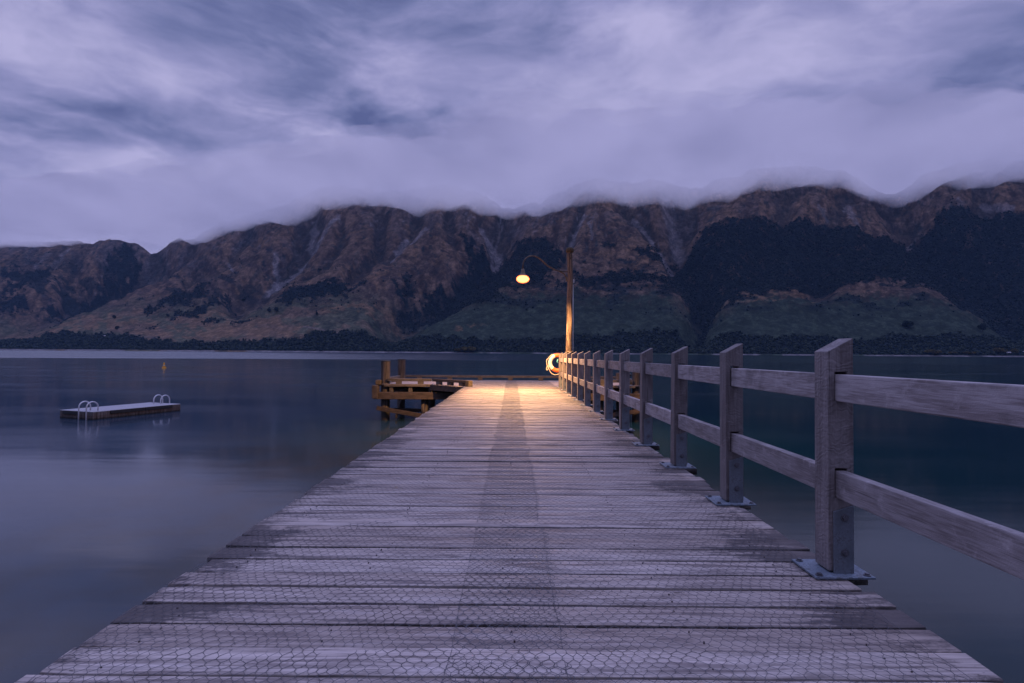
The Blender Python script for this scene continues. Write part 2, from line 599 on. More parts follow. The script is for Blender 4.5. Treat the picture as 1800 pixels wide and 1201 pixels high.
# ------------------------------------------------------------------ water
def water_material():
    m, t = new_mat('lake_water')
    pos = t.n('ShaderNodeNewGeometry').outputs['Position']
    x, y, z = t.xyz(pos)
    # breeze-ruffled water far out, smooth water near the pier
    wob = t.noise(t.scale(pos, (0.004, 0.03, 0.0)), 1.0, 4, 0.6)
    far = t.ramp(t.math('ADD', y, t.math('MULTIPLY', t.math('SUBTRACT', wob, 0.5), 50.0)), 165.0, 205.0)
    side = t.ramp(t.math('DIVIDE', x, t.math('MAXIMUM', y, 1.0)), -0.75, 0.40, 1.0, 0.12)
    # streaks of calmer water in the ruffled part
    lane = t.noise(t.comb(t.math('MULTIPLY', x, 0.0006), t.math('MULTIPLY', t.math('LOGARITHM', t.math('MAXIMUM', y, 2.0), 2.718), 9.0), 0.0), 1.0, 4, 0.6)
    fr = t.math('MULTIPLY', t.math('MULTIPLY', far, side), t.ramp(lane, 0.30, 0.60, 0.75, 1.0))
    patch = t.noise(t.scale(pos, (0.05, 0.16, 0.0)), 1.0, 4, 0.55)
    rough = t.math('ADD', t.ramp(patch, 0.35, 0.68, 0.08, 0.16), t.math('MULTIPLY', fr, 0.08))
    chop = t.noise(t.scale(pos, (0.8, 0.8, 0.0)), 1.0, 2, 0.5)
    # pale bed of the shallows beside the pier shows faintly
    bed = t.math('MULTIPLY', t.ramp(t.math('ABSOLUTE', t.math('ADD', x, 2.0)), 10.0, 2.0), t.ramp(y, 24.0, 8.0))
    bn = t.noise(pos, 0.5, 5, 0.6)
    c = t.mix(t.math('MULTIPLY', bed, t.ramp(bn, 0.35, 0.65, 0.3, 1.0)), t.mix(t.ramp(t.math('DIVIDE', x, t.math('MAXIMUM', y, 1.0)), -0.7, 0.5), (0.022, 0.048, 0.080), (0.001, 0.020, 0.027)), (0.028, 0.028, 0.024))
    rip = t.noise(t.scale(pos, (0.35, 2.0, 0.0)), 1.0, 3, 0.5)
    # the sides of the wavelets that face the pier are the ones that can be seen from here out there
    tilt = t.vmath('NORMALIZE', t.comb(0.0, t.math('MULTIPLY', fr, -0.20), 1.0))
    bn_ = t.bump(t.math('ADD', t.math('MULTIPLY', rip, 0.0025), t.math('MULTIPLY', t.math('MULTIPLY', chop, fr), 0.12)), 1.0, 1.0)
    t.put(bn_.node.inputs['Normal'], tilt)
    p = t.surf(c, rough, 0.0, bn_, ior=1.333)
    return m


w = MB()
w.add([(-9500, -400, 0), (9500, -400, 0), (9500, 8300, 0), (-9500, 8300, 0)], [(0, 1, 2, 3)])
lake = w.build('lake_water', water_material())
tag(lake, None, None, kind='structure')

# ------------------------------------------------------------------ mountains
NU, NS = 1200, 520
pxs = np.linspace(-330, 2130, NU)


def lerp_list(x, pts):
    p = np.array(pts, dtype=float)
    return np.interp(x, p[:, 0], p[:, 1])


# photo-frame skyline in thousandths of distance (tangent of the elevation, times 1000), peaks that vanish in cloud go on above it
SKY = [(-330, 200), (-100, 198), (0, 194), (60, 190), (110, 190), (160, 192), (205, 199), (240, 194), (262, 186), (300, 198), (340, 205), (385, 230), (430, 240),
       (500, 262), (560, 296), (620, 292), (660, 288), (720, 288), (775, 300), (830, 290), (880, 272), (950, 268), (1000, 296), (1050, 306), (1085, 304), (1115, 300), (1150, 305), (1190, 300),
       (1235, 300), (1280, 310), (1340, 330), (1400, 338), (1480, 328), (1530, 310), (1580, 308), (1620, 318), (1665, 338), (1730, 345), (1800, 350), (2130, 352)]
DIS = [(-330, 6400), (0, 5900), (300, 5300), (560, 4700), (900, 4300), (1200, 4150), (1500, 4000), (2130, 3900)]
SHO = [(-330, 3500), (0, 3300), (600, 2900), (1200, 2700), (2130, 2550)]

ss = np.concatenate([np.linspace(-0.03, 1.0, NS - 60), np.linspace(1.0, 1.5, 61)[1:]])
PX, S = np.meshgrid(pxs, ss, indexing='ij')
E_sky = lerp_list(PX, SKY)
Dd = lerp_list(PX, DIS)
Y0 = lerp_list(PX, SHO) + 60 * (fbm(PX / 120.0, PX * 0, 4, 3) - 0.5)
g_prof = np.interp(S, [-0.03, 0, 0.06, 0.16, 0.30, 0.45, 0.62, 0.80, 1.0, 1.5], [-0.012, 0, 0.030, 0.11, 0.225, 0.38, 0.57, 0.78, 1.0, 0.80])
E0 = E_sky * g_prof                       # tangent*1000 before relief
YY = Y0 + (Dd - Y0) * S
H = E0 / 1000.0 * YY


def poly_dist(px, e, pts):
    """distance (photo px) to a polyline given as photo pixels"""
    best = np.full(px.shape, 1e9)
    q = [(a, 621 + (a - 900) * 0.0066 - b) for (a, b) in pts]
    for (a, b) in zip(q[:-1], q[1:]):
        vx, vy = b[0] - a[0], b[1] - a[1]
        l2 = vx * vx + vy * vy
        t_ = np.clip(((px - a[0]) * vx + (e - a[1]) * vy) / l2, 0, 1)
        best = np.minimum(best, np.hypot(px - a[0] - t_ * vx, e - a[1] - t_ * vy))
    return best


GUL = [([(556, 362), (525, 430), (470, 485), (420, 520)], 26, 26), ([(885, 372), (868, 420), (805, 480), (740, 520), (690, 560)], 36, 34),
       ([(1205, 345), (1192, 400), (1222, 470), (1240, 520), (1215, 595)], 30, 34), ([(1570, 342), (1600, 385), (1680, 460), (1790, 545)], 42, 36),
       ([(262, 432), (200, 480), (100, 530), (0, 560)], 30, 24), ([(672, 368), (664, 430), (620, 470)], 16, 16), ([(325, 428), (250, 470), (120, 500)], 20, 16),
       ([(1100, 355), (1150, 410), (1190, 450)], 16, 18), ([(1030, 360), (1010, 410), (985, 450)], 10, 8), ([(735, 365), (715, 410), (680, 450)], 12, 10),
       ([(790, 365), (800, 400), (840, 440)], 12, 10), ([(440, 405), (400, 450), (330, 490)], 16, 12), ([(610, 375), (590, 430), (540, 480)], 12, 10),
       ([(1500, 340), (1520, 380), (1540, 430)], 20, 14), ([(1380, 330), (1370, 400), (1330, 480)], 26, 14), ([(1470, 330), (1450, 420), (1440, 500)], 26, 14), ([(1730, 330), (1760, 420), (1790, 470)], 26, 16)]
KSL = lerp_list(PX, [(-330, 1.0), (500, 0.95), (700, 0.75), (850, 0.55), (960, 0.5), (1030, 0.1), (1090, -0.45), (1180, -0.5), (1230, 0.3), (1300, 0.55), (1420, 0.1), (1540, -0.5), (1620, -0.1), (1690, 0.3), (1760, -0.5), (2130, -0.4)])
QX = PX - KSL * (E0 - 120)
wx = (fbm(PX / 60.0, E0 / 60.0, 4, 21) - 0.5) * 34
wy = (fbm(PX / 60.0, E0 / 60.0, 4, 22) - 0.5) * 26
relief = np.zeros_like(H)
for pts, wd, dp in GUL:
    dd = poly_dist(PX + wx, E0 + wy, pts)
    relief -= 1.55 * dp * np.exp(-(dd / wd) ** 2) * (1 - 0.55 * sstep(E0 / E_sky, 0.80, 0.98))
up = sstep(E0 / E_sky, 0.22, 0.6)
# spurs and runnels run down the fall line: narrow across, long downhill
relief += (ridged((QX + wx * 1.3) / 105.0, E0 / 260.0, 5, 31) - 0.45) * 15 * up * (1 - 0.5 * sstep(E0 / E_sky, 0.8, 1.0))
relief += (ridged((QX + wx * 1.2) / 30.0, E0 / 90.0, 4, 41) - 0.45) * 6.5 * up
relief += (fbm(PX / 60.0, E0 / 40.0, 5, 51) - 0.5) * 6.5 * sstep(E0, 8, 40)
relief += (ridged(PX / 13.0, E0 / 12.0, 4, 61) - 0.5) * 1.3 * sstep(E0, 10, 60)
# rock bands near the tops
relief += 3.0 * np.sin(E0 / 3.6 + wx * 0.25) * sstep(E0 / E_sky, 0.80, 0.92) * sstep(PX, 900, 980)
H = H + relief * sstep(S, 0.02, 0.25) / 1000.0 * YY
XX = (PX - 900.0) / 1000.0 * YY
VERT = np.stack([XX, YY, H], axis=-1)

# --- ground cover over the slopes
cx = PX + (fbm(PX / 22.0, E0 / 16.0, 5, 71) - 0.5) * 34 + (fbm(PX / 6.0, E0 / 5.0, 3, 73) - 0.5) * 16
cy = E0 + (fbm(PX / 22.0, E0 / 16.0, 5, 72) - 0.5) * 26 + (fbm(PX / 6.0, E0 / 5.0, 3, 74) - 0.5) * 14


def inside(px, e, pts):
    q = [(a, 621 + (a - 900) * 0.0066 - b) for (a, b) in pts]
    r = np.zeros(px.shape, dtype=bool)
    k = len(q)
    for i in range(k):
        (x1, y1), (x2, y2) = q[i], q[(i + 1) % k]
        c = ((y1 > e) != (y2 > e)) & (px < (x2 - x1) * (e - y1) / ((y2 - y1) + 1e-9) + x1)
        r ^= c
    return r


def soft(px, e, pts):
    r = 0.0
    for (a, b) in ((0, 0), (2, 1), (-2, 1), (1, -2), (-1, -1.5)):
        r = r + inside(px + a, e + b, pts)
    return r / 5.0


FOREST = [
    [(1185, 445), (1200, 412), (1250, 402), (1330, 378), (1440, 372), (1530, 388), (1640, 372), (1680, 350), (1740, 358), (1800, 372), (2140, 372), (2140, 570), (1810, 565), (1740, 533),
     (1680, 500), (1600, 490), (1500, 492), (1380, 508), (1300, 522), (1240, 520), (1215, 492), (1190, 470)],
    [(735, 520), (745, 490), (800, 470), (815, 440), (810, 410), (850, 405), (870, 430), (900, 402), (950, 420), (985, 440), (985, 470), (900, 505), (850, 525), (760, 535)],
    [(1235, 515), (1255, 520), (1240, 560), (1225, 600), (1205, 600), (1215, 570)],
    [(1180, 470), (1235, 475), (1260, 540), (1215, 520)],
    [(182, 435), (215, 428), (258, 440), (240, 462), (205, 475), (160, 495), (120, 505), (135, 488), (178, 470)],
    [(0, 475), (30, 472), (30, 485), (0, 492)], [(0, 505), (60, 472), (100, 470), (60, 495), (0, 512)],
    [(120, 505), (190, 480), (240, 478), (180, 510), (100, 522), (50, 525)],
    [(0, 512), (45, 508), (40, 522), (0, 540)],
    [(85, 560), (130, 535), (175, 522), (165, 533), (110, 555)],
    [(245, 545), (290, 523), (370, 500), (360, 515), (290, 540), (250, 552)],
    [(300, 560), (345, 530), (400, 510), (430, 505), (390, 525), (345, 553), (305, 562)],
    [(348, 568), (370, 556), (392, 560), (360, 573)], [(402, 560), (445, 550), (440, 556), (405, 568)],
    [(245, 580), (272, 568), (262, 578)],
    [(480, 528), (500, 505), (560, 500), (560, 520), (530, 530)], [(690, 495), (712, 478), (730, 488), (720, 505), (700, 505)],
    [(505, 500), (600, 495), (640, 500), (600, 520), (520, 528)],
    [(685, 520), (700, 508), (745, 515), (745, 525), (700, 525)],
    [(1056, 432), (1062, 424), (1078, 424), (1082, 433)], [(1114, 442), (1122, 434), (1145, 440), (1165, 455), (1160, 462), (1130, 450)], [(1143, 410), (1155, 410), (1155, 422), (1145, 420)],
    [(1170, 420), (1185, 415), (1190, 430), (1175, 432)],
    [(990, 490), (1100, 480), (1200, 488), (1200, 500), (1100, 497), (1000, 502)],
]
forest = np.zeros_like(H)
for f_ in FOREST:
    forest = np.maximum(forest, soft(cx, cy, f_))
# strip of wood along the shore; its upper edge wanders
shore_top = lerp_list(PX, [(-330, 30), (0, 34), (110, 40), (200, 36), (300, 22), (480, 24), (560, 40), (700, 44), (850, 30), (1000, 34), (1120, 48), (1215, 60), (1240, 40), (1280, 48), (1330, 38), (1480, 34), (1600, 42), (1720, 50), (2130, 46)])
shore_top = shore_top * 0.86 + (fbm(PX / 16.0, PX * 0, 4, 81) - 0.5) * 16
shorew = sstep(E0, shore_top + 2, shore_top - 2) * sstep(E0, 2.0, 3.0)
# loose scrub on the lower and middle slopes
scr = fbm(PX / 30.0 + 9, E0 / 9.0, 5, 91)
scrub = sstep(scr, 0.56, 0.64) * sstep(E0, 60, 100) * sstep(E0, 190, 130) * (1 - 0.75 * sstep(PX, 230, 700) * sstep(PX, 960, 700))
scrub = np.maximum(scrub, sstep(fbm(PX / 14.0, E0 / 7.0, 4, 95), 0.60, 0.66) * sstep(PX, 870, 950) * sstep(PX, 1300, 1200) * sstep(E0, 95, 115) * sstep(E0, 150, 135))

tus = np.array([0.240, 0.165, 0.118])
tus2 = np.array([0.125, 0.092, 0.078])
grn = np.array([0.056, 0.080, 0.060])
grn2 = np.array([0.145, 0.140, 0.095])
drk = np.array([0.019, 0.031, 0.036])
rock = np.array([0.135, 0.122, 0.130])
scree = np.array([0.300, 0.285, 0.305])
gold = np.array([0.290, 0.185, 0.112])
C = np.zeros(H.shape + (3,))


def lay(mask, col):
    global C
    C = C * (1 - mask[..., None]) + col * mask[..., None]


n_a = fbm(PX / 40.0, E0 / 18.0, 5, 101)
n_b = fbm(PX / 13.0, E0 / 6.0, 4, 111)
lay(np.ones_like(H), tus)
lay(sstep(n_a, 0.42, 0.62), tus2)
lay(sstep(n_b, 0.58, 0.70) * 0.6, gold * 0.85)
# greener, grazed lower slopes: all of the right, the foot on the left
gmask = sstep(cy, lerp_list(PX, [(-330, 85), (0, 85), (400, 112), (700, 122), (860, 120), (1000, 118), (1240, 120), (1500, 118), (2130, 110)]),
              lerp_list(PX, [(-330, 48), (0, 50), (400, 66), (700, 82), (860, 95), (1000, 100), (1240, 104), (1500, 100), (2130, 90)]))
left = sstep(PX, 760, 560)
lay(gmask, grn)
lay(gmask * left * 0.85, grn2)
lay(gmask * left * sstep(n_a, 0.46, 0.58) * 0.9, tus * 0.9)
lay(gmask * sstep(n_b, 0.50, 0.64) * 0.55, grn * 0.6)
for q in ([(230, 590), (330, 548), (400, 540), (560, 575), (470, 595), (330, 596)], [(540, 545), (650, 520), (740, 530), (640, 548)], [(560, 470), (640, 450), (720, 490), (600, 500)],
          [(1260, 515), (1430, 497), (1440, 520), (1290, 530)], [(1390, 512), (1440, 500), (1445, 518), (1400, 520)], [(1000, 440), (1130, 425), (1200, 470), (1080, 460)],
          [(0, 585), (130, 560), (250, 545), (280, 565), (120, 588)], [(790, 575), (830, 565), (850, 572)], [(668, 573), (700, 568), (698, 580)]):
    lay(soft(cx, cy, q) * 0.75 * sstep(n_b, 0.36, 0.56), gold)
# rock and gravel near the tops
rk = sstep(E0 / E_sky + (fbm(PX / 26.0, E0 / 20.0, 5, 121) - 0.5) * 0.55, 0.74, 0.93)
lay(rk * (0.45 + 0.45 * sstep(fbm(QX / 10.0, E0 / 26.0, 4, 131), 0.4, 0.6)) * (1 - 0.6 * sstep(PX, 1220, 1300)), rock)
vein = sstep(ridged((QX + wx) / 24.0, E0 / 80.0, 3, 141), 0.74, 0.90) * sstep(E0 / E_sky, 0.58, 0.74) * sstep(n_b, 0.40, 0.58)
vein = vein * (1 - 0.8 * sstep(PX, 1180, 1260))
lay(vein * 0.75, scree * 0.85)
SCREE = [([(592, 372), (560, 400), (525, 440), (470, 482)], 5.5, 1), ([(555, 375), (545, 400)], 7, 0.6), ([(745, 400), (715, 425), (690, 445)], 4.5, 0.9), ([(712, 412), (695, 432)], 4, 0.8),
         ([(850, 385), (880, 400), (868, 430)], 7, 0.9), ([(862, 400), (866, 440), (850, 465)], 4, 0.7), ([(1170, 350), (1185, 380), (1192, 405)], 13, 0.75), ([(1112, 365), (1150, 405), (1180, 432)], 4.5, 0.85),
         ([(1030, 375), (1010, 410), (1000, 428)], 5, 0.8), ([(1040, 385), (1040, 420)], 3, 0.7), ([(200, 500), (240, 480), (280, 463)], 5, 0.6), ([(400, 448), (405, 470)], 4, 0.8), ([(480, 440), (485, 470), (465, 485)], 5, 0.8),
         ([(1490, 345), (1505, 372)], 7, 0.7), ([(1440, 350), (1455, 365)], 4, 0.6), ([(1690, 348), (1694, 370)], 6, 0.6), ([(1735, 340), (1785, 362)], 6, 0.6), ([(1590, 385), (1608, 370)], 4, 0.5), ([(80, 448), (60, 470)], 5, 0.4), ([(115, 440), (90, 468)], 4, 0.5)]
for pts, wd, op in SCREE:
    dd = poly_dist(PX + wx * 0.25 + (n_b - 0.5) * 14, E0 + wy * 0.25, pts)
    lay(np.clip(op * sstep(dd, wd * 1.2, wd * 0.5) * (0.55 + 0.9 * (n_b - 0.3)), 0, 1), scree)
lay(sstep(fbm(PX / 7.0, E0 / 5.0, 3, 151), 0.66, 0.74) * 0.8 * sstep(E0, 110, 140), drk * 1.6)
fine = fbm((PX + E0 * 0.4) / 9.0, E0 / 6.0, 4, 171)
lay(sstep(fine, 0.54, 0.66) * 0.65 * sstep(E0, 70, 110), tus2 * 0.55)
lay(sstep(ridged((QX + wx) / 15.0, E0 / 50.0, 4, 181), 0.62, 0.82) * 0.6 * sstep(E0 / E_sky, 0.45, 0.65), drk * 2.0)
# hollows hold dark scrub, crests stay bare
def blur(a_, k_):
    for ax in (0, 1):
        c_ = np.cumsum(np.pad(a_, [(k_ + 1, k_) if q == ax else (0, 0) for q in (0, 1)], mode='edge'), axis=ax)
        a_ = (np.take(c_, np.arange(2 * k_ + 1, c_.shape[ax]), axis=ax) - np.take(c_, np.arange(0, c_.shape[ax] - 2 * k_ - 1), axis=ax)) / (2 * k_ + 1)
    return a_


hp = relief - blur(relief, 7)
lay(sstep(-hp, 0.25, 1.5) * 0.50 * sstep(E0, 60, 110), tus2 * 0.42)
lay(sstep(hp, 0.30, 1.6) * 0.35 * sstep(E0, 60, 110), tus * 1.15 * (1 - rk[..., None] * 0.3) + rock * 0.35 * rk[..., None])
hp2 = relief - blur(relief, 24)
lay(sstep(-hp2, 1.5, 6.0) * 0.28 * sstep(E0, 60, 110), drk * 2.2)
for pts, wd, op in SCREE:
    dd = poly_dist(PX + wx * 0.25 + (n_b - 0.5) * 14, E0 + wy * 0.25, pts)
    lay(np.clip(0.8 * op * sstep(dd, wd * 1.2, wd * 0.5) * (0.55 + 0.9 * (n_b - 0.3)), 0, 1), scree)
lay(sstep(ridged((QX + wx * 0.8) / 17.0, E0 / 40.0, 3, 191), 0.80, 0.93) * 0.55 * sstep(E0 / E_sky, 0.66, 0.82) * sstep(PX, 1300, 1180) * sstep(PX, 330, 450), scree)
lay(scrub * 0.85, drk * 1.3)
lay(np.clip(forest - 0.5 * sstep(fine, 0.60, 0.72), 0, 1), drk)
lay(shorew, drk * 1.05)
for pts, wd, op in [([(534, 573), (570, 580)], 1.6, 0.9), ([(225, 589), (285, 594)], 1.2, 0.6), ([(1160, 508), (1100, 512)], 2.2, 0.25)]:
    lay(op * sstep(poly_dist(PX + (n_b - 0.5) * 4, E0, pts), wd * 1.4, wd * 0.5), np.array([0.22, 0.18, 0.16]))
# gravel beach
lay(sstep(E0, 3.0, 1.6) * sstep(fbm(PX / 40.0, PX * 0 + 3, 3, 161) + 0.25 * sstep(PX, 1300, 1700), 0.35, 0.5), np.array([0.24, 0.225, 0.24]))

idx = np.arange(NU * NS).reshape(NU, NS)
F = np.stack([idx[:-1, :-1], idx[1:, :-1], idx[1:, 1:], idx[:-1, 1:]], axis=-1).reshape(-1, 4)
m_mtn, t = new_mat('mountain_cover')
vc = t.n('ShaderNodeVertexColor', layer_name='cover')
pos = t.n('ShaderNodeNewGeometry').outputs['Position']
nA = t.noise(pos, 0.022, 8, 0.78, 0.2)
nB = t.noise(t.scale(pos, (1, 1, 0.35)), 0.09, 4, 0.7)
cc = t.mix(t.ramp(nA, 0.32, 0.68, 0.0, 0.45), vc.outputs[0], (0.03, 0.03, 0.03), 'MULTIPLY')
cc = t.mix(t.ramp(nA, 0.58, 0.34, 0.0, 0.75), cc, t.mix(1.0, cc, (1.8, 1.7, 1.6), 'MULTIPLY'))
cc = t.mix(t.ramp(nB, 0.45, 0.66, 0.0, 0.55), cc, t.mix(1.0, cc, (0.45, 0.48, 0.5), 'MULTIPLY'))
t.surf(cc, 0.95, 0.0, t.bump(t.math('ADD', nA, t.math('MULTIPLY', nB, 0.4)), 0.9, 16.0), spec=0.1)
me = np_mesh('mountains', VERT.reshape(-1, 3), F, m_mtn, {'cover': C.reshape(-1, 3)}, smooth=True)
mt = bpy.data.objects.new('mountains', me)
COL.objects.link(mt)
tag(mt, None, None, kind='structure')

# ------------------------------------------------------------------ far woods (too many to count)
def crown_template():
    vs = [(0, 0, 0.0)]
    for k, (rr, zz, ph) in enumerate([(0.42, 0.28, 0.0), (0.50, 0.55, 0.5), (0.30, 0.84, 0.2)]):
        for j in range(6):
            a = 2 * pi * (j + ph) / 6
            vs.append((rr * cos(a), rr * sin(a), zz))
    vs.append((0, 0, 1.0))
    fs = []
    for j in range(6):
        fs.append((0, 1 + (j + 1) % 6, 1 + j))
        for k in range(2):
            a, b = 1 + k * 6 + j, 1 + k * 6 + (j + 1) % 6
            fs += [(a, b, b + 6), (a, b + 6, a + 6)]
        fs.append((13 + j, 13 + (j + 1) % 6, 19))
    return np.array(vs), np.array(fs)


TV, TF = crown_template()


def leaf_mat(name, lo, hi, scale=0.05):
    m, t = new_mat(name)
    vc = t.n('ShaderNodeVertexColor', layer_name='tint')
    pos = t.n('ShaderNodeNewGeometry').outputs['Position']
    n = t.noise(pos, scale, 4, 0.7)
    sc = t.n('ShaderNodeSeparateColor')
    t.t.links.new(vc.outputs[0], sc.inputs[0])
    f = t.math('ADD', t.math('MULTIPLY', n, 0.5), t.math('MULTIPLY', sc.outputs[0], 0.5))
    t.surf(t.mix(t.ramp(f, 0.25, 0.75), lo, hi), 0.95, spec=0.1)
    return m


M_wood_leaf = leaf_mat('far_foliage', (0.010, 0.019, 0.025), (0.046, 0.064, 0.062))
M_shore_leaf = leaf_mat('shore_foliage', (0.007, 0.015, 0.017), (0.048, 0.064, 0.048))


def scatter(name, mask, count, hmin, hmax, mat, seed):
    r = np.random.default_rng(seed)
    w_ = (mask * (S <= 1.02) * (PX > -260) * (PX < 2060)).ravel()
    # weight by ground area in the picture's direction so that far parts are not overcrowded
    p = w_ / w_.sum()
    pick = r.choice(len(p), size=count, p=p)
    i, j = np.unravel_index(pick, (NU, NS))
    i = np.clip(i, 0, NU - 2); j = np.clip(j, 0, NS - 2)
    a, b = r.random(count), r.random(count)
    P = (VERT[i, j] * ((1 - a) * (1 - b))[:, None] + VERT[i + 1, j] * (a * (1 - b))[:, None]
         + VERT[i, j + 1] * ((1 - a) * b)[:, None] + VERT[i + 1, j + 1] * (a * b)[:, None])
    h = hmin + (hmax - hmin) * r.random(count) ** 2.6
    wd = h * (0.7 + 0.6 * r.random(count))
    ang = r.random(count) * 6.28
    jit = 1 + 0.35 * (r.random((count, len(TV), 1)) - 0.5)
    T = TV[None] * jit
    X = T[..., 0] * np.cos(ang)[:, None] - T[..., 1] * np.sin(ang)[:, None]
    Y = T[..., 0] * np.sin(ang)[:, None] + T[..., 1] * np.cos(ang)[:, None]
    V = np.stack([P[:, 0:1] + X * wd[:, None], P[:, 1:2] + Y * wd[:, None], P[:, 2:3] - 0.12 * h[:, None] + T[..., 2] * h[:, None]], axis=-1)
    Fx = TF[None] + (np.arange(count) * len(TV))[:, None, None]
    tint = np.repeat(r.random(count), len(TV))
    tint = np.stack([tint, tint, tint], axis=-1)
    me = np_mesh(name, V.reshape(-1, 3), Fx.reshape(-1, 3), mat, {'tint': tint}, smooth=True)
    o = bpy.data.objects.new(name, me)
    COL.objects.link(o)
    return o


o = scatter('forest', forest * (PX > 1100), 28000, 5, 14, M_wood_leaf, 1)
tag(o, 'dark native forest covering the steep slopes right of the lamp', 'forest', kind='stuff')
o = scatter('bush', np.maximum(forest * (PX <= 1100), scrub * 0.35), 13000, 4, 14, M_wood_leaf, 2)
tag(o, 'dark bush in gullies and strips on the brown slopes left of the forest', 'bush', kind='stuff')
o = scatter('woodland', shorew, 24000, 4, 15, M_shore_leaf, 3)
tag(o, 'strip of low green woodland along the far shore', 'woodland', kind='stuff')

# ------------------------------------------------------------------ single trees, shrubs and huts on the far side
from mathutils.bvhtree import BVHTree


def ground_at(px, py):
    """place on the slope that a photo pixel shows: nearest grid vertex on that bearing and elevation"""
    e_ = 621 + (px - 900) * 0.0066 - py
    i = int(np.argmin(np.abs(pxs - px)))
    ev = VERT[i, :, 2] / VERT[i, :, 1] * 1000.0
    for j in range(2, NS - 60):
        if ev[j] >= e_:
            return Vector(VERT[i, j])
    return Vector(VERT[i, NS - 61])


M_tree_dark = leaf_mat('lone_tree_leaves', (0.010, 0.018, 0.018), (0.035, 0.050, 0.040))
M_willow = leaf_mat('willow_leaves', (0.070, 0.062, 0.028), (0.170, 0.140, 0.055))
M_bark = plain('bark', (0.06, 0.045, 0.035), 0.9)


def far_tree(name, px, py, width, height, mat, label, cat, group, lobes=5, seed=0):
    r = random.Random(seed * 17 + int(px))
    p = ground_at(px, py)
    root = empty(name, p)
    tag(root, label, cat, group)
    V, Fs, T = [], [], []
    cl = []
    for k in range(lobes):
        a = r.random() * 6.28
        d = r.random() ** 0.6 * 0.33
        cl.append((cos(a) * d * width, sin(a) * d * width, height * r.uniform(0.42, 0.72), width * r.uniform(0.20, 0.32), height * r.uniform(0.22, 0.34)))
    for (ax, ay, az, rx, rz) in cl:
        for q in range(170):
            u = r.uniform(-1, 1); th = r.random() * 6.28; s = r.random() ** 0.35
            c = Vector((ax + rx * s * sqrt(1 - u * u) * cos(th), ay + rx * s * sqrt(1 - u * u) * sin(th), az + rz * s * u))
            sz = width * r.uniform(0.04, 0.08)
            n = Vector((r.gauss(0, 1), r.gauss(0, 1), r.gauss(0, 1))).normalized()
            t1 = n.orthogonal().normalized(); t2 = n.cross(t1)
            o = len(V)
            V += [c + t1 * sz, c + t2 * sz, c - t1 * sz, c - t2 * sz]
            Fs.append((o, o + 1, o + 2, o + 3))
            T += [r.random()] * 4
    tint = np.repeat(np.array(T)[:, None], 3, axis=1)
    me = np_mesh('crown', np.array([tuple(v) for v in V]), np.array(Fs), mat, {'tint': tint})
    ob = bpy.data.objects.new('crown', me); COL.objects.link(ob); ob.parent = root
    mb = MB()
    top = height * 0.55
    mb.tube([(0, 0, -1.0), (0.2, 0.1, top * 0.5), (0, 0, top)], [height * 0.045, height * 0.035, height * 0.02], 7)
    for (ax, ay, az, rx, rz) in cl:
        mb.tube([(0, 0, top * 0.5), (ax * 0.6, ay * 0.6, az * 0.8), (ax, ay, az)], [height * 0.022, height * 0.016, height * 0.008], 5)
    mb.build('trunk', M_bark, root, origin=p, local=True)
    return root


TREES = [
    (1599, 576, 62, 42, 'broad dark tree clump alone on the green slope right of the nearest railing post', 'tree'),
    (1727, 582, 44, 42, 'round dark tree at the upper edge of the shore woodland, far right', 'tree'),
    (1766, 573, 30, 18, 'low dark tree far right on the open slope above the round tree', 'tree'),
    (473, 549, 34, 30, 'left one of two close dark round trees on the green left slope', 'tree'),
    (484, 549, 38, 36, 'right, taller one of two close dark round trees on the green left slope', 'tree'),
    (557, 556, 18, 34, 'slim upright dark tree alone on the pale green slope left of the lamp', 'tree'),
    (199, 560, 26, 26, 'small dark tree alone on the brown slope above the swimming raft', 'tree'),
    (294, 557, 22, 26, 'small pointed dark tree at the lower end of a strip of bush, above the buoy', 'tree'),
    (560, 476, 26, 22, 'small dark tree high on the bare brown spur left of the lamp', 'tree'),
    (428, 530, 26, 24, 'small dark tree standing by itself between two strips of bush on the left slope', 'tree'),
    (206, 580, 26, 30, 'dark tree on the brown ground just above the shore woodland, over the raft', 'tree'),
]
for k, (px, py, wd, hh, lb, ct) in enumerate(TREES):
    far_tree('tree', px, py, wd, hh, M_tree_dark, lb, ct, 'lone trees on the mountain slopes', 6, k)
WIL = [
    (1639, 622.0, 72, 22, 'broad yellowish willow shrub at the water edge below the lone tree clump'),
    (1676, 622.5, 36, 13, 'small yellowish willow shrub on the far beach just right of the broad one'),
    (1697, 622.5, 34, 14, 'yellowish willow shrub in the middle of the far beach on the right'),
    (1710, 622.8, 30, 13, 'second small yellowish willow shrub left of the hut'),
    (1758, 621.0, 62, 28, 'tall yellowish willow beside the pale-roofed hut on the far beach'),
    (1783, 621.5, 36, 26, 'yellowish willow between the two huts on the far beach'),
    (826, 617.5, 78, 26, 'tall yellow-green willow clump at the far shore left of the lamp'),
    (808, 618.0, 52, 18, 'low yellow-green willow at the far shore, left of the tall clump'),
]
for k, (px, py, wd, hh, lb) in enumerate(WIL):
    far_tree('willow_shrub', px, py, wd, hh, M_willow, lb, 'shrub', 'willows along the far shore', 5, 50 + k)

M_wall = plain('hut_wall', (0.30, 0.25, 0.23), 0.8)
M_roof = plain('hut_roof', (0.62, 0.60, 0.62), 0.5)
M_roofb = plain('brown_roof', (0.22, 0.14, 0.11), 0.7)
M_glass = plain('dark_window', (0.03, 0.035, 0.05), 0.2)


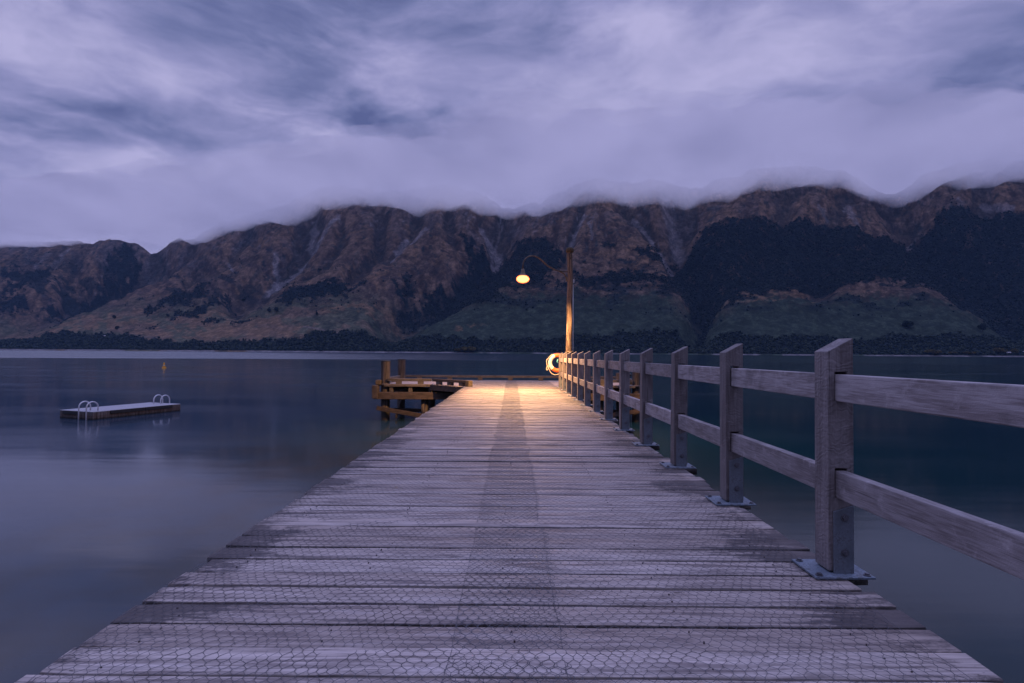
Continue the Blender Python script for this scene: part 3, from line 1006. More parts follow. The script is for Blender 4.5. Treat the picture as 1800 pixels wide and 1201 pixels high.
def hut(px, py, L, Dp, hh, roof, label):
    p = ground_at(px, py)
    root = empty('hut', p)
    tag(root, label, 'hut', 'huts near the far shore')
    b = MB(); b.box(-L / 2, L / 2, -Dp / 2, Dp / 2, -2, hh); b.build('wall', M_wall, root, origin=p, local=True)
    b = MB()
    rh = hh * 0.75
    b.add([(-L / 2 - .5, -Dp / 2 - .7, hh - .2), (L / 2 + .5, -Dp / 2 - .7, hh - .2), (L / 2 + .5, 0, hh + rh), (-L / 2 - .5, 0, hh + rh), (-L / 2 - .5, Dp / 2 + .7, hh - .2), (L / 2 + .5, Dp / 2 + .7, hh - .2)],
          [(0, 1, 2, 3), (3, 2, 5, 4), (0, 3, 4), (1, 5, 2), (0, 4, 5, 1)])
    b.build('roof', roof, root, origin=p, local=True)
    for q in (-0.28, 0.28):
        b = MB(); b.box(q * L - .9, q * L + .9, -Dp / 2 - 0.08, -Dp / 2 + .02, 1.0, 2.3)
        b.build('window', M_glass, root, origin=p, local=True)


hut(1772, 621.0, 17, 9, 4.5, M_roof, 'hut with pale roof on the far beach at the right, between willows')
hut(1797, 619.5, 12, 8, 4.5, M_roof, 'small pale-roofed hut on the far beach at the right edge of the photo')
hut(183, 591.5, 14, 9, 5.0, M_roof, 'pale-roofed hut above the shore woodland on the left, behind the raft')

# ------------------------------------------------------------------ pier walkway
def plank_field(rows, thick, seed, nseg=26, mat=None, lift=0.0):
    """rows: (y0, y1, x0, x1). One mesh of separate weathered planks, returned as arrays plus plank colours."""
    r = np.random.default_rng(seed)
    V, Fq, Cc = [], [], []
    base = 0
    for (y0, y1, x0, x1) in rows:
        dzr = r.normal(0, 0.0022)
        tilt = r.normal(0, 0.0016)
        n = nseg
        xs = np.linspace(x0, x1, n + 1)
        e0 = r.normal(0, 0.0013, n + 1); e1 = r.normal(0, 0.0013, n + 1)
        # worn ends, split corners
        for q, sgn in ((0, 1), (n, -1)):
            e0[q] += abs(r.normal(0, 0.006)); e1[q] -= abs(r.normal(0, 0.006))
        if r.random() < 0.35:
            k = r.integers(2, n - 2); e0[k] += r.uniform(0.003, 0.012)
        zz = dzr + 0.0022 * np.sin(xs * r.uniform(0.8, 1.6) + r.uniform(0, 6)) + r.normal(0, 0.0006, n + 1)
        c = 0.004
        col = r.random(3)
        for k in range(n + 1):
            ya, yb = y0 + e0[k], y1 + e1[k]
            za, zb = zz[k] - tilt, zz[k] + tilt
            x = xs[k]
            dk = lambda y: deck(y) + lift
            V += [(x, ya, dk(ya) - thick), (x, ya, dk(ya) + za - c), (x, ya + c, dk(ya) + za), (x, yb - c, dk(yb) + zb), (x, yb, dk(yb) + zb - c), (x, yb, dk(yb) - thick)]
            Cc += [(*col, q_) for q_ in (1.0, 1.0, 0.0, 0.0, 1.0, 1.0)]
        for k in range(n):
            a, b = base + k * 6, base + (k + 1) * 6
            for q in range(6):
                q2 = (q + 1) % 6
                Fq.append((a + q, b + q, b + q2, a + q2))
        # ends: two quads each
        a, b = base, base + n * 6
        Fq += [(a, a + 1, a + 4, a + 5), (a + 1, a + 2, a + 3, a + 4), (b + 5, b + 4, b + 1, b), (b + 4, b + 3, b + 2, b + 1)]
        base += (n + 1) * 6
    return np.array(V), np.array(Fq), np.array(Cc)


POST_X = 1.603
POST_W, POST_D = 0.131, 0.128
SPAN = 1.371
POSTS_Y = [3.018 - POST_D + SPAN * k for k in range(-1, 13)]      # front faces

rows = []
y = -2.5
rr = random.Random(5)
while y < 19.5:
    wdt = rr.choice([0.186, 0.186, 0.184, 0.190, 0.150]) if y > 3 else 0.186
    gap = rr.choice([0.005, 0.008, 0.011, 0.014, 0.024])
    x0 = -1.625 + rr.gauss(0, 0.012)
    x1 = 1.690 + rr.gauss(0, 0.014)
    for py_ in POSTS_Y:
        if y < py_ + 0.064 < y + wdt:
            x1 = 1.812
    rows.append((y + gap / 2, y + wdt - gap / 2, x0, x1))
    y += wdt
PIER_END = y

pier = empty('pier', (0, 8.5, 0))
tag(pier, 'long straight timber pier of pale weathered planks running out over the lake', 'pier')
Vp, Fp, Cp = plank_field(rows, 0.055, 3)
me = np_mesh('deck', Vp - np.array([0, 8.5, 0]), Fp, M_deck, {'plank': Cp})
ob = bpy.data.objects.new('deck', me); COL.objects.link(ob); ob.parent = pier
# nail heads: small discs driven into every plank over the joists
nb = MB()
for (y0, y1, x0, x1) in rows:
    if y0 < 1.2:
        continue
    for jx in (-1.42, -0.72, 0.0, 0.72, 1.38):
        for q in (0.26, 0.74):
            nx, ny = jx + rr.gauss(0, 0.018), y0 + (y1 - y0) * q + rr.gauss(0, 0.008)
            r_ = rr.uniform(0.0026, 0.0042)
            zt = deck(ny) + 0.0035
            ring = [(nx + r_ * cos(2 * pi * k / 7), ny + r_ * sin(2 * pi * k / 7)) for k in range(7)]
            nb.add([(a, b, zt - 0.02) for a, b in ring] + [(a, b, zt) for a, b in ring], [tuple(range(7, 14))] + [(k, (k + 1) % 7, 7 + (k + 1) % 7, 7 + k) for k in range(7)])
ob = nb.build('nail_heads', M_nail, pier); ob['kind'] = 'stuff'
for jx in (-1.42, -0.72, 0.0, 0.72, 1.38):
    b = MB()
    b.bar((jx, -2.5, deck(-2.5) - 0.055 - 0.112), (jx, 19.5, deck(19.5) - 0.055 - 0.112), 0.10, 0.22)
    b.build('joist', M_joist, pier)
for py_ in (0.6, 5.2, 9.8, 14.4, 19.0):
    b = MB(); b.box(-1.5, 1.5, py_ - 0.13, py_ + 0.13, deck(py_) - 0.555, deck(py_) - 0.28); b.build('crossbeam', M_beam, pier)
    for px_ in (-1.1, 1.1):
        b = MB(); b.lathe([(0.15, -3.0), (0.15, 0.4), (0.145, deck(py_) - 0.56)], (px_, py_, 0), 16, noise=0.02); b.build('pile', M_pile, pier, smooth=True)

# ------------------------------------------------------------------ wharf platform at the end
XL, XR, YF, YB = -4.88, 4.72, 20.90, 24.70
wh = empty('wharf_platform', (0, 22.8, 0))
tag(wh, 'old dark timber wharf platform on piles across the end of the pier', 'wharf')
rows2 = []
y = PIER_END + 0.004
while y < YB - 0.05:
    wdt = 0.19
    ym = y + 0.09
    if ym < YF:
        f_ = (ym - 19.5) / (YF - 19.5)
        x0, x1 = -1.63 - f_ * 1.35, 1.70 + f_ * 1.35
    else:
        x0, x1 = XL, XR
    rows2.append((y + 0.003, y + wdt - 0.003, x0 + rr.gauss(0, .01), x1 + rr.gauss(0, .01)))
    y += wdt
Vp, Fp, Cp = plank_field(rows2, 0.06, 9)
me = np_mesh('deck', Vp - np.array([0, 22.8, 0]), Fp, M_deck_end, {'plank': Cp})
ob = bpy.data.objects.new('deck', me); COL.objects.link(ob); ob.parent = wh


def kerb(a, b, n, mat, skip=()):
    """raised edge timber on blocks"""
    a, b = Vector(a), Vector(b)
    d = (b - a).normalized()
    za, zb = deck(a.y), deck(b.y)
    m = MB(); m.bar((a.x, a.y, za + 0.160), (b.x, b.y, zb + 0.160), 0.17, 0.095); m.build('kerb_rail', mat, wh, bevel=0.008)
    for k in range(n):
        f = (k + 0.5) / n
        c = a.lerp(b, f)
        m = MB(); m.bar((c.x - d.x * 0.10, c.y - d.y * 0.10, deck(c.y) + 0.056), (c.x + d.x * 0.10, c.y + d.y * 0.10, deck(c.y) + 0.056), 0.15, 0.112)
        m.build('kerb_block', M_kerb, wh, bevel=0.006)


kerb((XL + 0.25, YB - 0.12, 0), (XR - 0.2, YB - 0.12, 0), 7, M_kerb)
kerb((XL + 0.32, YF + 0.07, 0), (-2.95, YF + 0.07, 0), 2, M_kerb)
kerb((-2.86, YF + 0.02, 0), (-1.50, 19.62, 0), 3, M_beam)
kerb((2.95, YF + 0.07, 0), (XR - 0.28, YF + 0.07, 0), 2, M_kerb)
kerb((1.75, 19.62, 0), (2.90, YF + 0.02, 0), 3, M_kerb)
kerb((XL + 0.14, YF + 0.35, 0), (XL + 0.14, YB - 0.3, 0), 3, M_kerb_y)
kerb((XR - 0.14, YF + 0.35, 0), (XR - 0.14, YB - 0.3, 0), 3, M_kerb_y)
# lichen-grown block end where the kerb meets the walkway
b = MB(); b.bar((-1.52, 19.50, deck(19.5) + 0.105), (-1.40, 19.40, deck(19.4) + 0.105), 0.20, 0.21); b.build('kerb_end', M_lichen, wh, bevel=0.01)
zD = deck(YF)
# edge boards and short joist ends along the front
for (a, b_) in (((XL + 0.2, YF - 0.035), (-2.95, YF - 0.035)), ((2.95, YF - 0.035), (XR - 0.2, YF - 0.035))):
    m = MB(); m.bar((a[0], a[1], zD - 0.045), (b_[0], b_[1], zD - 0.045), 0.05, 0.085); m.build('edge_board', M_kerb, wh, bevel=0.004)
for sx in (-1, 1):
    m = MB(); m.bar((sx * 2.98, YF - 0.03, zD - 0.11), (sx * 1.72, 19.60, zD - 0.11), 0.06, 0.20); m.build('edge_board', M_beam, wh, bevel=0.004)
for jx in (-4.42, -3.72, -2.98, 2.98, 3.70, 4.30):
    m = MB(); m.box(jx - 0.065, jx + 0.065, YF - 0.005, YB - 0.1, zD - 0.285, zD - 0.075); m.build('joist', M_kerb_y, wh, bevel=0.004)
# heavy cross beams
for yb_ in (YF - 0.05, 23.9):
    zt = deck(yb_) - 0.287
    m = MB(); m.box(XL - 0.12, -1.9, yb_ - 0.13, yb_ + 0.09, zt - 0.255, zt); m.build('crossbeam', M_beam, wh, bevel=0.012)
    m = MB(); m.box(1.9, XR + 0.12, yb_ - 0.13, yb_ + 0.09, zt - 0.255, zt); m.build('crossbeam', M_beam, wh, bevel=0.012)
    m = MB(); m.box(-1.9, 1.9, yb_ - 0.11, yb_ + 0.08, zt - 0.25, zt - 0.002); m.build('crossbeam', M_beam, wh, bevel=0.012)


def pile(px_, py_, top, r0, seed, lean=0.0, cap=True):
    m = MB()
    prof = [(r0 * 1.05, -3.0), (r0 * 1.05, -0.2), (r0 * 1.02, 0.3), (r0, 0.9)]
    if top > 1.5:
        prof += [(r0, 1.4), (r0 * 1.02, top - 0.05), (r0 * 1.06, top - 0.012), (r0 * 0.98, top)]
    else:
        prof += [(r0, top)]
    m.lathe(prof, (px_, py_, 0), 22, noise=0.025, seed=seed)
    ob = m.build('pile', M_pile, wh, smooth=True)
    if top > 1.5 and cap:
        m = MB(); m.lathe([(r0 * 1.07, 0), (r0 * 1.09, 0.012), (r0 * 1.05, 0.045), (r0 * 0.7, 0.055)], (px_, py_, top - 0.005), 22, noise=0.01)
        m.build('pile_cap', M_black, wh, smooth=True)
    return ob


pile(-4.68, 21.12, 2.155, 0.165, 1)
pile(-4.66, 24.05, 2.18, 0.160, 2)
pile(-3.20, 21.02, 0.80, 0.135, 3)
pile(-3.35, 23.95, 0.78, 0.145, 4)
pile(-1.95, 22.6, 0.8, 0.14, 5)
pile(4.62, 21.12, 1.86, 0.150, 6, cap=False)
pile(4.55, 24.05, 1.70, 0.150, 7, cap=False)
pile(3.25, 21.02, 0.80, 0.140, 8)
pile(3.35, 23.95, 0.78, 0.140, 9)
pile(1.95, 22.6, 0.8, 0.14, 10)
# braces
for sx in (-1, 1):
    m = MB(); m.bar((sx * 4.92, 20.80, 0.47), (sx * 3.05, 20.78, 0.16), 0.055, 0.15); m.build('brace', M_beam, wh, bevel=0.006)
    m = MB(); m.bar((sx * 4.30, 21.25, 0.10), (sx * 4.60, 23.9, 0.62), 0.06, 0.14); m.build('brace', M_beam_y, wh, bevel=0.006)
    m = MB(); m.bar((sx * 4.75, 21.30, 0.36), (sx * 1.9, 21.32, 0.32), 0.06, 0.13); m.build('brace', M_beam, wh, bevel=0.006)
m = MB(); m.box(-5.06, -4.86, 20.6, 20.98, zD - 0.52, zD - 0.03); m.build('fender_timber', M_beam_y, wh, bevel=0.02)
m = MB(); m.box(-4.98, -4.80, 20.78, 21.10, zD - 0.02, zD + 0.15); m.build('fender_timber', M_lichen, wh, bevel=0.02)
# mooring bollard on the right corner
bo = empty('mooring_bollard', (4.42, 21.75, deck(21.75)))
tag(bo, 'small black iron mooring bollard on the right corner of the wharf platform', 'bollard')
m = MB(); m.lathe([(0.14, 0.0), (0.14, 0.03), (0.085, 0.06), (0.080, 0.26), (0.15, 0.33), (0.16, 0.39), (0.10, 0.43)], (4.42, 21.75, deck(21.75) + 0.002), 18); m.build('post', M_black, bo, smooth=True)
m = MB(); m.box(4.22, 4.62, 21.55, 21.95, deck(21.75) - 0.001, deck(21.75) + 0.012); m.build('base_plate', M_black, bo)

# ------------------------------------------------------------------ railing
rail_root = empty('railing', (POST_X, POSTS_Y[1], deck(POSTS_Y[1])))
tag(rail_root, 'grey timber railing of slant-topped posts and two rails along the right side of the pier', 'railing')
RX0, RX1 = 0.036, 0.098                     # slot across the post
R_LOW, R_TOP = (0.388, 0.524), (0.876, 1.012)


def post_mesh():
    xs = [0, RX0, RX1, POST_W]
    zs = [0.022, R_LOW[0], R_LOW[1] + 0.012, R_TOP[0], R_TOP[1] + 0.012, None]
    topz = lambda x: 1.128 + 0.070 * x / POST_W
    P = lambda i, j, y: (xs[i], y, topz(xs[i]) if zs[j] is None else zs[j])
    filled = lambda i, j: 0 <= i < 3 and 0 <= j < 5 and not (i == 1 and j in (1, 3))
    V, F_ = [], []
    ids = {}

    def vid(i, j, k):
        if (i, j, k) not in ids:
            ids[(i, j, k)] = len(V)
            V.append(P(i, j, 0.0 if k == 0 else POST_D))
        return ids[(i, j, k)]
    for i in range(3):
        for j in range(5):
            if not filled(i, j):
                continue
            F_.append((vid(i, j, 0), vid(i + 1, j, 0), vid(i + 1, j + 1, 0), vid(i, j + 1, 0)))
            F_.append((vid(i, j + 1, 1), vid(i + 1, j + 1, 1), vid(i + 1, j, 1), vid(i, j, 1)))
            if not filled(i - 1, j):
                F_.append((vid(i, j, 1), vid(i, j, 0), vid(i, j + 1, 0), vid(i, j + 1, 1)))
            if not filled(i + 1, j):
                F_.append((vid(i + 1, j, 0), vid(i + 1, j, 1), vid(i + 1, j + 1, 1), vid(i + 1, j + 1, 0)))
            if not filled(i, j - 1):
                F_.append((vid(i, j, 1), vid(i + 1, j, 1), vid(i + 1, j, 0), vid(i, j, 0)))
            if not filled(i, j + 1):
                F_.append((vid(i, j + 1, 0), vid(i + 1, j + 1, 0), vid(i + 1, j + 1, 1), vid(i, j + 1, 1)))
    m = MB(); m.add(V, F_)
    return m


def bolt(m, c, axis, r=0.011, h=0.012, n=6):
    c = Vector(c)
    d = Vector(axis)
    m.tube([c, c + d * h], r, n)
    m.tube([c, c + d * (h * 0.35)], r * 1.6, 12)


zb0 = deck(POSTS_Y[1])
W0 = Vector((POST_X, POSTS_Y[1], zb0))
post0 = post_mesh().build('post', M_post, rail_root, origin=W0, local=True, bevel=0.0045)
subs = []
m = MB(); m.box(-0.095, 0.200, -0.062, 0.190, 0.003, 0.014); subs.append(m.build('base_plate', M_galv, post0, origin=W0, local=True, bevel=0.002))


def bracket(y0, y1, xa, xb, zl, zr):
    m = MB()
    m.add([(xa, y0, 0.014), (xb, y0, 0.014), (xb, y0, zr), (xa, y0, zl), (xa, y1, 0.014), (xb, y1, 0.014), (xb, y1, zr), (xa, y1, zl)],
          [(0, 1, 2, 3), (7, 6, 5, 4), (0, 4, 5, 1), (1, 5, 6, 2), (2, 6, 7, 3), (3, 7, 4, 0)])
    return m


subs.append(bracket(-0.013, -0.002, 0.022, 0.122, 0.322, 0.352).build('bracket', M_galv_dark, post0, origin=W0, local=True, bevel=0.0015))
subs.append(bracket(POST_D + 0.002, POST_D + 0.013, 0.026, 0.136, 0.322, 0.352).build('bracket', M_galv_dark, post0, origin=W0, local=True, bevel=0.0015))
for zz in (0.118, 0.292):
    m = MB(); bolt(m, (0.075, -0.013, zz), (0, -1, 0), 0.012); subs.append(m.build('bolt', M_bolt, post0, origin=W0, local=True))
    m = MB(); bolt(m, (0.075, POST_D + 0.013, zz), (0, 1, 0), 0.012); subs.append(m.build('bolt', M_bolt, post0, origin=W0, local=True))
for (bx, by) in ((-0.066, -0.036), (0.172, -0.036), (-0.066, 0.162), (0.172, 0.162)):
    m = MB(); bolt(m, (bx, by, 0.014), (0, 0, 1), 0.011); subs.append(m.build('bolt', M_bolt, post0, origin=W0, local=True))
for s_ in subs:
    s_.location = (0, 0, 0)
for k, py_ in enumerate(POSTS_Y):
    if k == 1:
        continue
    c = post0.copy(); COL.objects.link(c); c.parent = rail_root
    c.location = (0, py_ - POSTS_Y[1], deck(py_) - zb0)
    c.rotation_euler = (rr.gauss(0, 0.003), rr.gauss(0, 0.0035), 0)
    for s_ in subs:
        d_ = s_.copy(); COL.objects.link(d_); d_.parent = c
# rails, each running through several posts, butted inside a slot
cuts = [(0, 3), (3, 7), (7, 10), (10, 13)]
for (za, zb) in (R_LOW, R_TOP):
    for (a, b_) in cuts:
        ya = POSTS_Y[a] + POST_D / 2 + 0.001 if a else POSTS_Y[0] - 0.25
        yb = POSTS_Y[b_] + POST_D / 2 - 0.001 if b_ < 13 else POSTS_Y[13] + POST_D + 0.02
        xx = POST_X + (RX0 + RX1) / 2
        m = MB()
        n = 24
        th, hh = RX1 - RX0 - 0.006, zb - za
        for q in range(n):
            pass
        m.bar((xx, ya, deck(ya) + (za + zb) / 2 - 0.0), (xx, yb, deck(yb) + (za + zb) / 2), th, hh)
        m.build('rail', M_rail, rail_root, bevel=0.005)

# ------------------------------------------------------------------ wire netting
def netting(name, xa, xb, ya, yb, seed, label, zoff):
    """hexagonal wire netting; twists run along the roll (y)"""
    r = np.random.default_rng(seed)
    cw = 0.0445            # cell width across
    tl, dl = 0.017, 0.0235  # twist length, slant run
    nx = int(round((xb - xa) / cw))
    per = tl + dl
    ny = int((yb - ya) / per)
    I, J = np.meshgrid(np.arange(nx + 1), np.arange(ny + 1), indexing='ij')
    xo = xa + (I + 0.5 * (J % 2)) * cw
    y0_ = ya + J * per

    def wob(x, y):
        wx_ = (fbm(x * 2.3 + seed, y * 2.3, 3, seed) - 0.5) * 0.085 + (fbm(x * 11, y * 11 + seed, 2, seed + 5) - 0.5) * 0.016
        wy_ = (fbm(x * 2.1, y * 2.1 + 3 * seed, 3, seed + 9) - 0.5) * 0.085 + (fbm(x * 13, y * 13, 2, seed + 4) - 0.5) * 0.016
        up_ = np.maximum(0, fbm(x * 6.0, y * 6.0 + seed, 3, seed + 2) - 0.42) * 0.022
        yy = y + wy_
        return np.stack([x + wx_, yy, 1.4 + SLOPE * yy + zoff + up_], axis=-1)
    A = wob(xo, y0_)
    B = wob(xo, y0_ + tl)
    segs = [(A, B, 0.00130)]
    # slants from the top of a twist to the two twists of the next row
    odd = (J % 2)
    for sgn in (0, 1):
        tgt = I + odd - 1 + sgn
        ok = (J < ny) & (tgt >= 0) & (tgt <= nx)
        ii, jj, tt = I[ok], J[ok], tgt[ok]
        segs.append((B[ii, jj], A[tt, jj + 1], 0.00086))
    Vs, Fs = [], []
    base = 0
    ang = np.array([0.5 * pi, 0.5 * pi + 2.094, 0.5 * pi + 4.189])
    for (a, b, rad) in segs:
        a, b = a.reshape(-1, 3), b.reshape(-1, 3)
        d = b - a
        L = np.hypot(d[:, 0], d[:, 1]) + 1e-9
        sx, sy = -d[:, 1] / L, d[:, 0] / L
        n = len(a)
        ring = []
        for p in (a, b):
            for g in ang:
                ring.append(np.stack([p[:, 0] + sx * cos(g) * rad, p[:, 1] + sy * cos(g) * rad, p[:, 2] + sin(g) * rad + rad], axis=-1))
        V = np.stack(ring, axis=1)
        f = np.array([(0, 1, 4, 3), (1, 2, 5, 4), (2, 0, 3, 5)])
        Fs.append((f[None] + (base + np.arange(n) * 6)[:, None, None]).reshape(-1, 4))
        Vs.append(V.reshape(-1, 3))
        base += n * 6
    # selvedge wires along both long edges
    ys_ = np.arange(ya, yb, 0.08)
    for xe in (xa - 0.004, xb + cw * 0.5 + 0.002):
        P = wob(np.full_like(ys_, xe), ys_)
        P[:, 0] = xe + (P[:, 0] - xe) * 0.5
        n = len(ys_)
        for q in range(1):
            ring = []
            for g in ang:
                ring.append(np.stack([P[:, 0] + cos(g) * 0.0010 + q * 0.0022, P[:, 1], P[:, 2] + sin(g) * 0.0010 + 0.0012 + q * 0.001], axis=-1))
            V = np.stack(ring, axis=1).reshape(-1, 3)
            k = np.arange(n - 1) * 3
            f = np.concatenate([np.stack([k + u, k + (u + 1) % 3, k + 3 + (u + 1) % 3, k + 3 + u], axis=-1) for u in range(3)])
            Vs.append(V); Fs.append(f + base); base += len(V)
    V = np.concatenate(Vs); F_ = np.concatenate(Fs)
    me = np_mesh(name, V - np.array([0, 0, 1.4]), F_, M_wire)
    o = bpy.data.objects.new(name, me); COL.objects.link(o)
    o.location = (0, 0, 1.4)
    tag(o, label, 'wire netting', 'wire netting laid on the pier deck')
    return o


netting('wire_netting', -1.60, 0.165, 1.0, 24.3, 3, 'hexagonal wire netting stretched over the left half of the pier planks', 0.0035)
netting('wire_netting', -0.215, 1.54, 1.0, 24.3, 8, 'hexagonal wire netting on the right half of the pier planks, beside the railing', 0.0060)

# ------------------------------------------------------------------ lamp
PLX, PLY = 1.895, 18.75
lamp = empty('street_lamp', (PLX, PLY, 0))
tag(lamp, 'lit lamp with orange glow on a curved arm from a rough timber pole', 'lamp')


def px_at(px, py, Y):
    """world point at distance Y seen at a photo pixel"""
    d = ray(px, py)
    k = Y / d.y
    return Vector((d.x * k, Y, CAM_Z + d.z * k))


ztop = px_at(1001, 439, PLY).z
mp, t = new_mat('pole_wood')
co = t.n('ShaderNodeTexCoord').outputs['Object']
g = t.noise(t.scale(co, (1, 1, 0.06)), 30.0, 5, 0.7, 0.6)
b_ = t.noise(t.scale(co, (1.6, 1.6, 0.5)), 4.2, 5, 0.65)
c = t.mix(t.ramp(g, 0.36, 0.64), (0.05, 0.036, 0.030), (0.30, 0.205, 0.145))
c = t.mix(t.ramp(b_, 0.53, 0.57, 0.0, 0.85), c, (0.075, 0.050, 0.042))
t.surf(c, 0.85, 0.0, t.bump(t.math('ADD', g, t.math('MULTIPLY', t.ramp(b_, 0.53, 0.57), -0.8)), 0.9, 0.02))
m = MB()
zz = -3.0
r_ = random.Random(3)
n = 24
vs, fs = [], []
levels = []
while zz < ztop:
    levels.append(zz); zz += 0.07
levels.append(ztop)
for i, z_ in enumerate(levels):
    f = (z_ + 3) / (ztop + 3)
    rad = 0.112 - 0.022 * f
    if z_ > ztop - 0.30:
        rad *= 1.0 + 0.10 * sin((z_ - ztop) * 20)
    sway = 0.012 * sin(z_ * 1.7) + 0.006 * sin(z_ * 4.1)
    for j in range(n):
        a = 2 * pi * j / n
        q = rad * (1 + 0.07 * (float(vnoise(a * 2.2, z_ * 1.1, 4)) - 0.5) + 0.10 * (float(vnoise(a * 5.0, z_ * 2.6, 6)) - 0.5))
        vs.append((PLX + sway + q * cos(a), PLY + q * sin(a), z_))
for i in range(len(levels) - 1):
    for j in range(n):
        fs.append((i * n + j, i * n + (j + 1) % n, (i + 1) * n + (j + 1) % n, (i + 1) * n + j))
fs.append(tuple((len(levels) - 1) * n + j for j in range(n)))
m.add(vs, fs)
m.build('pole', mp, lamp)
m = MB(); m.lathe([(0.105, -0.10), (0.125, -0.06), (0.128, 0.02), (0.10, 0.06), (0.05, 0.075)], (PLX, PLY, ztop), 16, noise=0.09, seed=4); m.build('pole_top', M_lichen, lamp, smooth=True)
# gooseneck arm: swings a little towards the shore
LY = 17.25
armpx = [(997, 478), (990, 477.6), (981, 476), (974, 473.5), (968, 470.5), (962, 466.5), (957, 462), (951, 456.5), (946, 452.8), (941, 450.4), (936, 449.6), (931, 450.3), (925.5, 453.2), (922, 457), (919.8, 462), (919, 467.5), (919, 475)]
pts = []
for (a, b_) in armpx:
    f = min(1.0, (1000 - a) / 81.0)
    pts.append(px_at(a, b_, PLY - 0.02 + (LY - PLY) * f))
m = MB(); m.tube(pts, 0.021, 12); m.build('arm', M_arm, lamp, smooth=True)
m = MB(); m.tube([px_at(984, 477.6, PLY + (LY - PLY) * 0.19), px_at(991, 481, PLY - 0.2), px_at(995, 487, PLY - 0.12), px_at(997, 495, PLY - 0.09)], 0.02, 10); m.build('arm_stay', M_arm, lamp, smooth=True)
B = px_at(919, 491, LY)
m = MB()
m.lathe([(0.028, 0.34), (0.045, 0.33), (0.055, 0.26), (0.070, 0.20), (0.090, 0.165), (0.120, 0.125), (0.132, 0.100), (0.128, 0.096), (0.085, 0.15), (0.050, 0.19)], (B.x, B.y, B.z - 0.02), 28)
m.build('lamp_shade', M_shade, lamp, smooth=True)
m = MB()
prof = [(0.200 * sin(a), -0.125 * cos(a)) for a in np.linspace(0.08, pi * 0.82, 18)]
m.lathe(prof, (B.x, B.y, B.z + 0.005), 28)
m.build('lamp_globe', M_bulb, lamp, smooth=True)
# conduit up the pole's right side
m = MB(); m.tube([(PLX + 0.132, PLY + 0.09, 0.4), (PLX + 0.118, PLY + 0.09, px_at(1008, 500, PLY).z)], 0.013, 10); m.build('conduit', M_pvc, lamp, smooth=True)
zc = px_at(1007, 494, PLY).z
m = MB(); m.box(PLX + 0.075, PLX + 0.160, PLY + 0.04, PLY + 0.12, zc - 0.06, zc + 0.06); m.build('junction_box', M_pvc, lamp, bevel=0.01)
m = MB(); m.lathe([(0.135, -0.03), (0.145, 0.0), (0.135, 0.03)], (PLX, PLY, px_at(1001, 619, PLY).z), 20); m.build('pole_band', M_arm, lamp, smooth=True)
# the lamp's own light
ld = bpy.data.lights.new('lamp_light', 'SPOT')
ld.energy = 4100.0
ld.color = (1.0, 0.52, 0.20)
ld.shadow_soft_size = 0.10
ld.spot_size = radians(162)
ld.spot_blend = 0.50
lo = bpy.data.objects.new('lamp_light', ld)
COL.objects.link(lo)
lo.parent = lamp
lo.location = (B.x - PLX, B.y - PLY, B.z - 0.140)

# ------------------------------------------------------------------ life ring
RC = Vector((1.585, 19.66, px_at(981, 638, 19.66).z))
ring = empty('life_ring', tuple(RC))
tag(ring, 'orange and white life ring with a rope hanging at the end of the railing', 'life ring')
RM, RT = 0.262, 0.068


def arc(a0, a1, r, rad, n=16, nn=12):
    pts_ = [(RC.x + r * cos(radians(a)), RC.y, RC.z + r * sin(radians(a))) for a in np.linspace(a0, a1, n)]
    m = MB(); m.tube(pts_, rad, nn)
    return m


for (a0, a1, mm) in ((28, 118, M_orange), (118, 225, M_white), (225, 305, M_orange), (305, 388, M_white)):
    arc(a0, a1, RM, RT).build('float_segment', mm, ring, smooth=True)
for a in (118, 225, 305, 388):
    arc(a - 4, a + 4, RM, RT + 0.004, 4).build('band', M_white, ring, smooth=True)
m = MB()
rp = []
for k in range(40):
    a = radians(120 + 180 * k / 39.0)
    rad = RM + RT + 0.012 + 0.05 * abs(sin(k / 39.0 * pi * 2)) * (1 if k > 8 else 0.4)
    rp.append((RC.x + rad * cos(a), RC.y - 0.05, RC.z + rad * sin(a) - (0.05 if 12 < k < 34 else 0.0) * sin((k - 12) / 22.0 * pi)))
m.tube(rp, 0.012, 7); m.build('rope', M_rope, ring, smooth=True)
m = MB()
lp = px_at(962.5, 647, 19.6)
m.tube([(lp.x + 0.035 * cos(a) + 0.02 * sin(a), lp.y, lp.z + 0.075 * sin(a)) for a in np.linspace(0, 2 * pi, 18)[:-1]], 0.012, 7, closed=True); m.build('rope', M_rope, ring, smooth=True)
m = MB(); m.tube([(RC.x + 0.00, RC.y - 0.02, RC.z + 0.12), (RC.x - 0.02, RC.y, RC.z + 0.05), (RC.x + 0.01, RC.y, RC.z + 0.0)], 0.022, 7); m.build('cord', M_cord, ring, smooth=True)
m = MB(); m.tube([(POST_X + 0.03, POSTS_Y[-1] + POST_D, RC.z + 0.17), (POST_X + 0.03, RC.y, RC.z + 0.175)], 0.018, 8); m.build('hook', M_bolt, ring)

# ------------------------------------------------------------------ swimming raft
A0 = Vector((-15.05, 20.5, 0)); AL = Vector((-17.2, 21.7, 0)); AR = Vector((-13.85, 23.85, 0))
ux = (AR - A0).normalized(); LX = (AR - A0).length
uy = (AL - A0); uy = (uy - ux * uy.dot(ux)).normalized(); LYr = 1.76
raft = empty('swimming_raft', tuple((AL + AR) / 2))
tag(raft, 'low rectangular swimming raft with two hooped ladders floating on the left', 'raft')
TOPZ = 0.275


def rp_(a, b, z):
    v = A0 + ux * a + uy * b
    return (v.x, v.y, z)


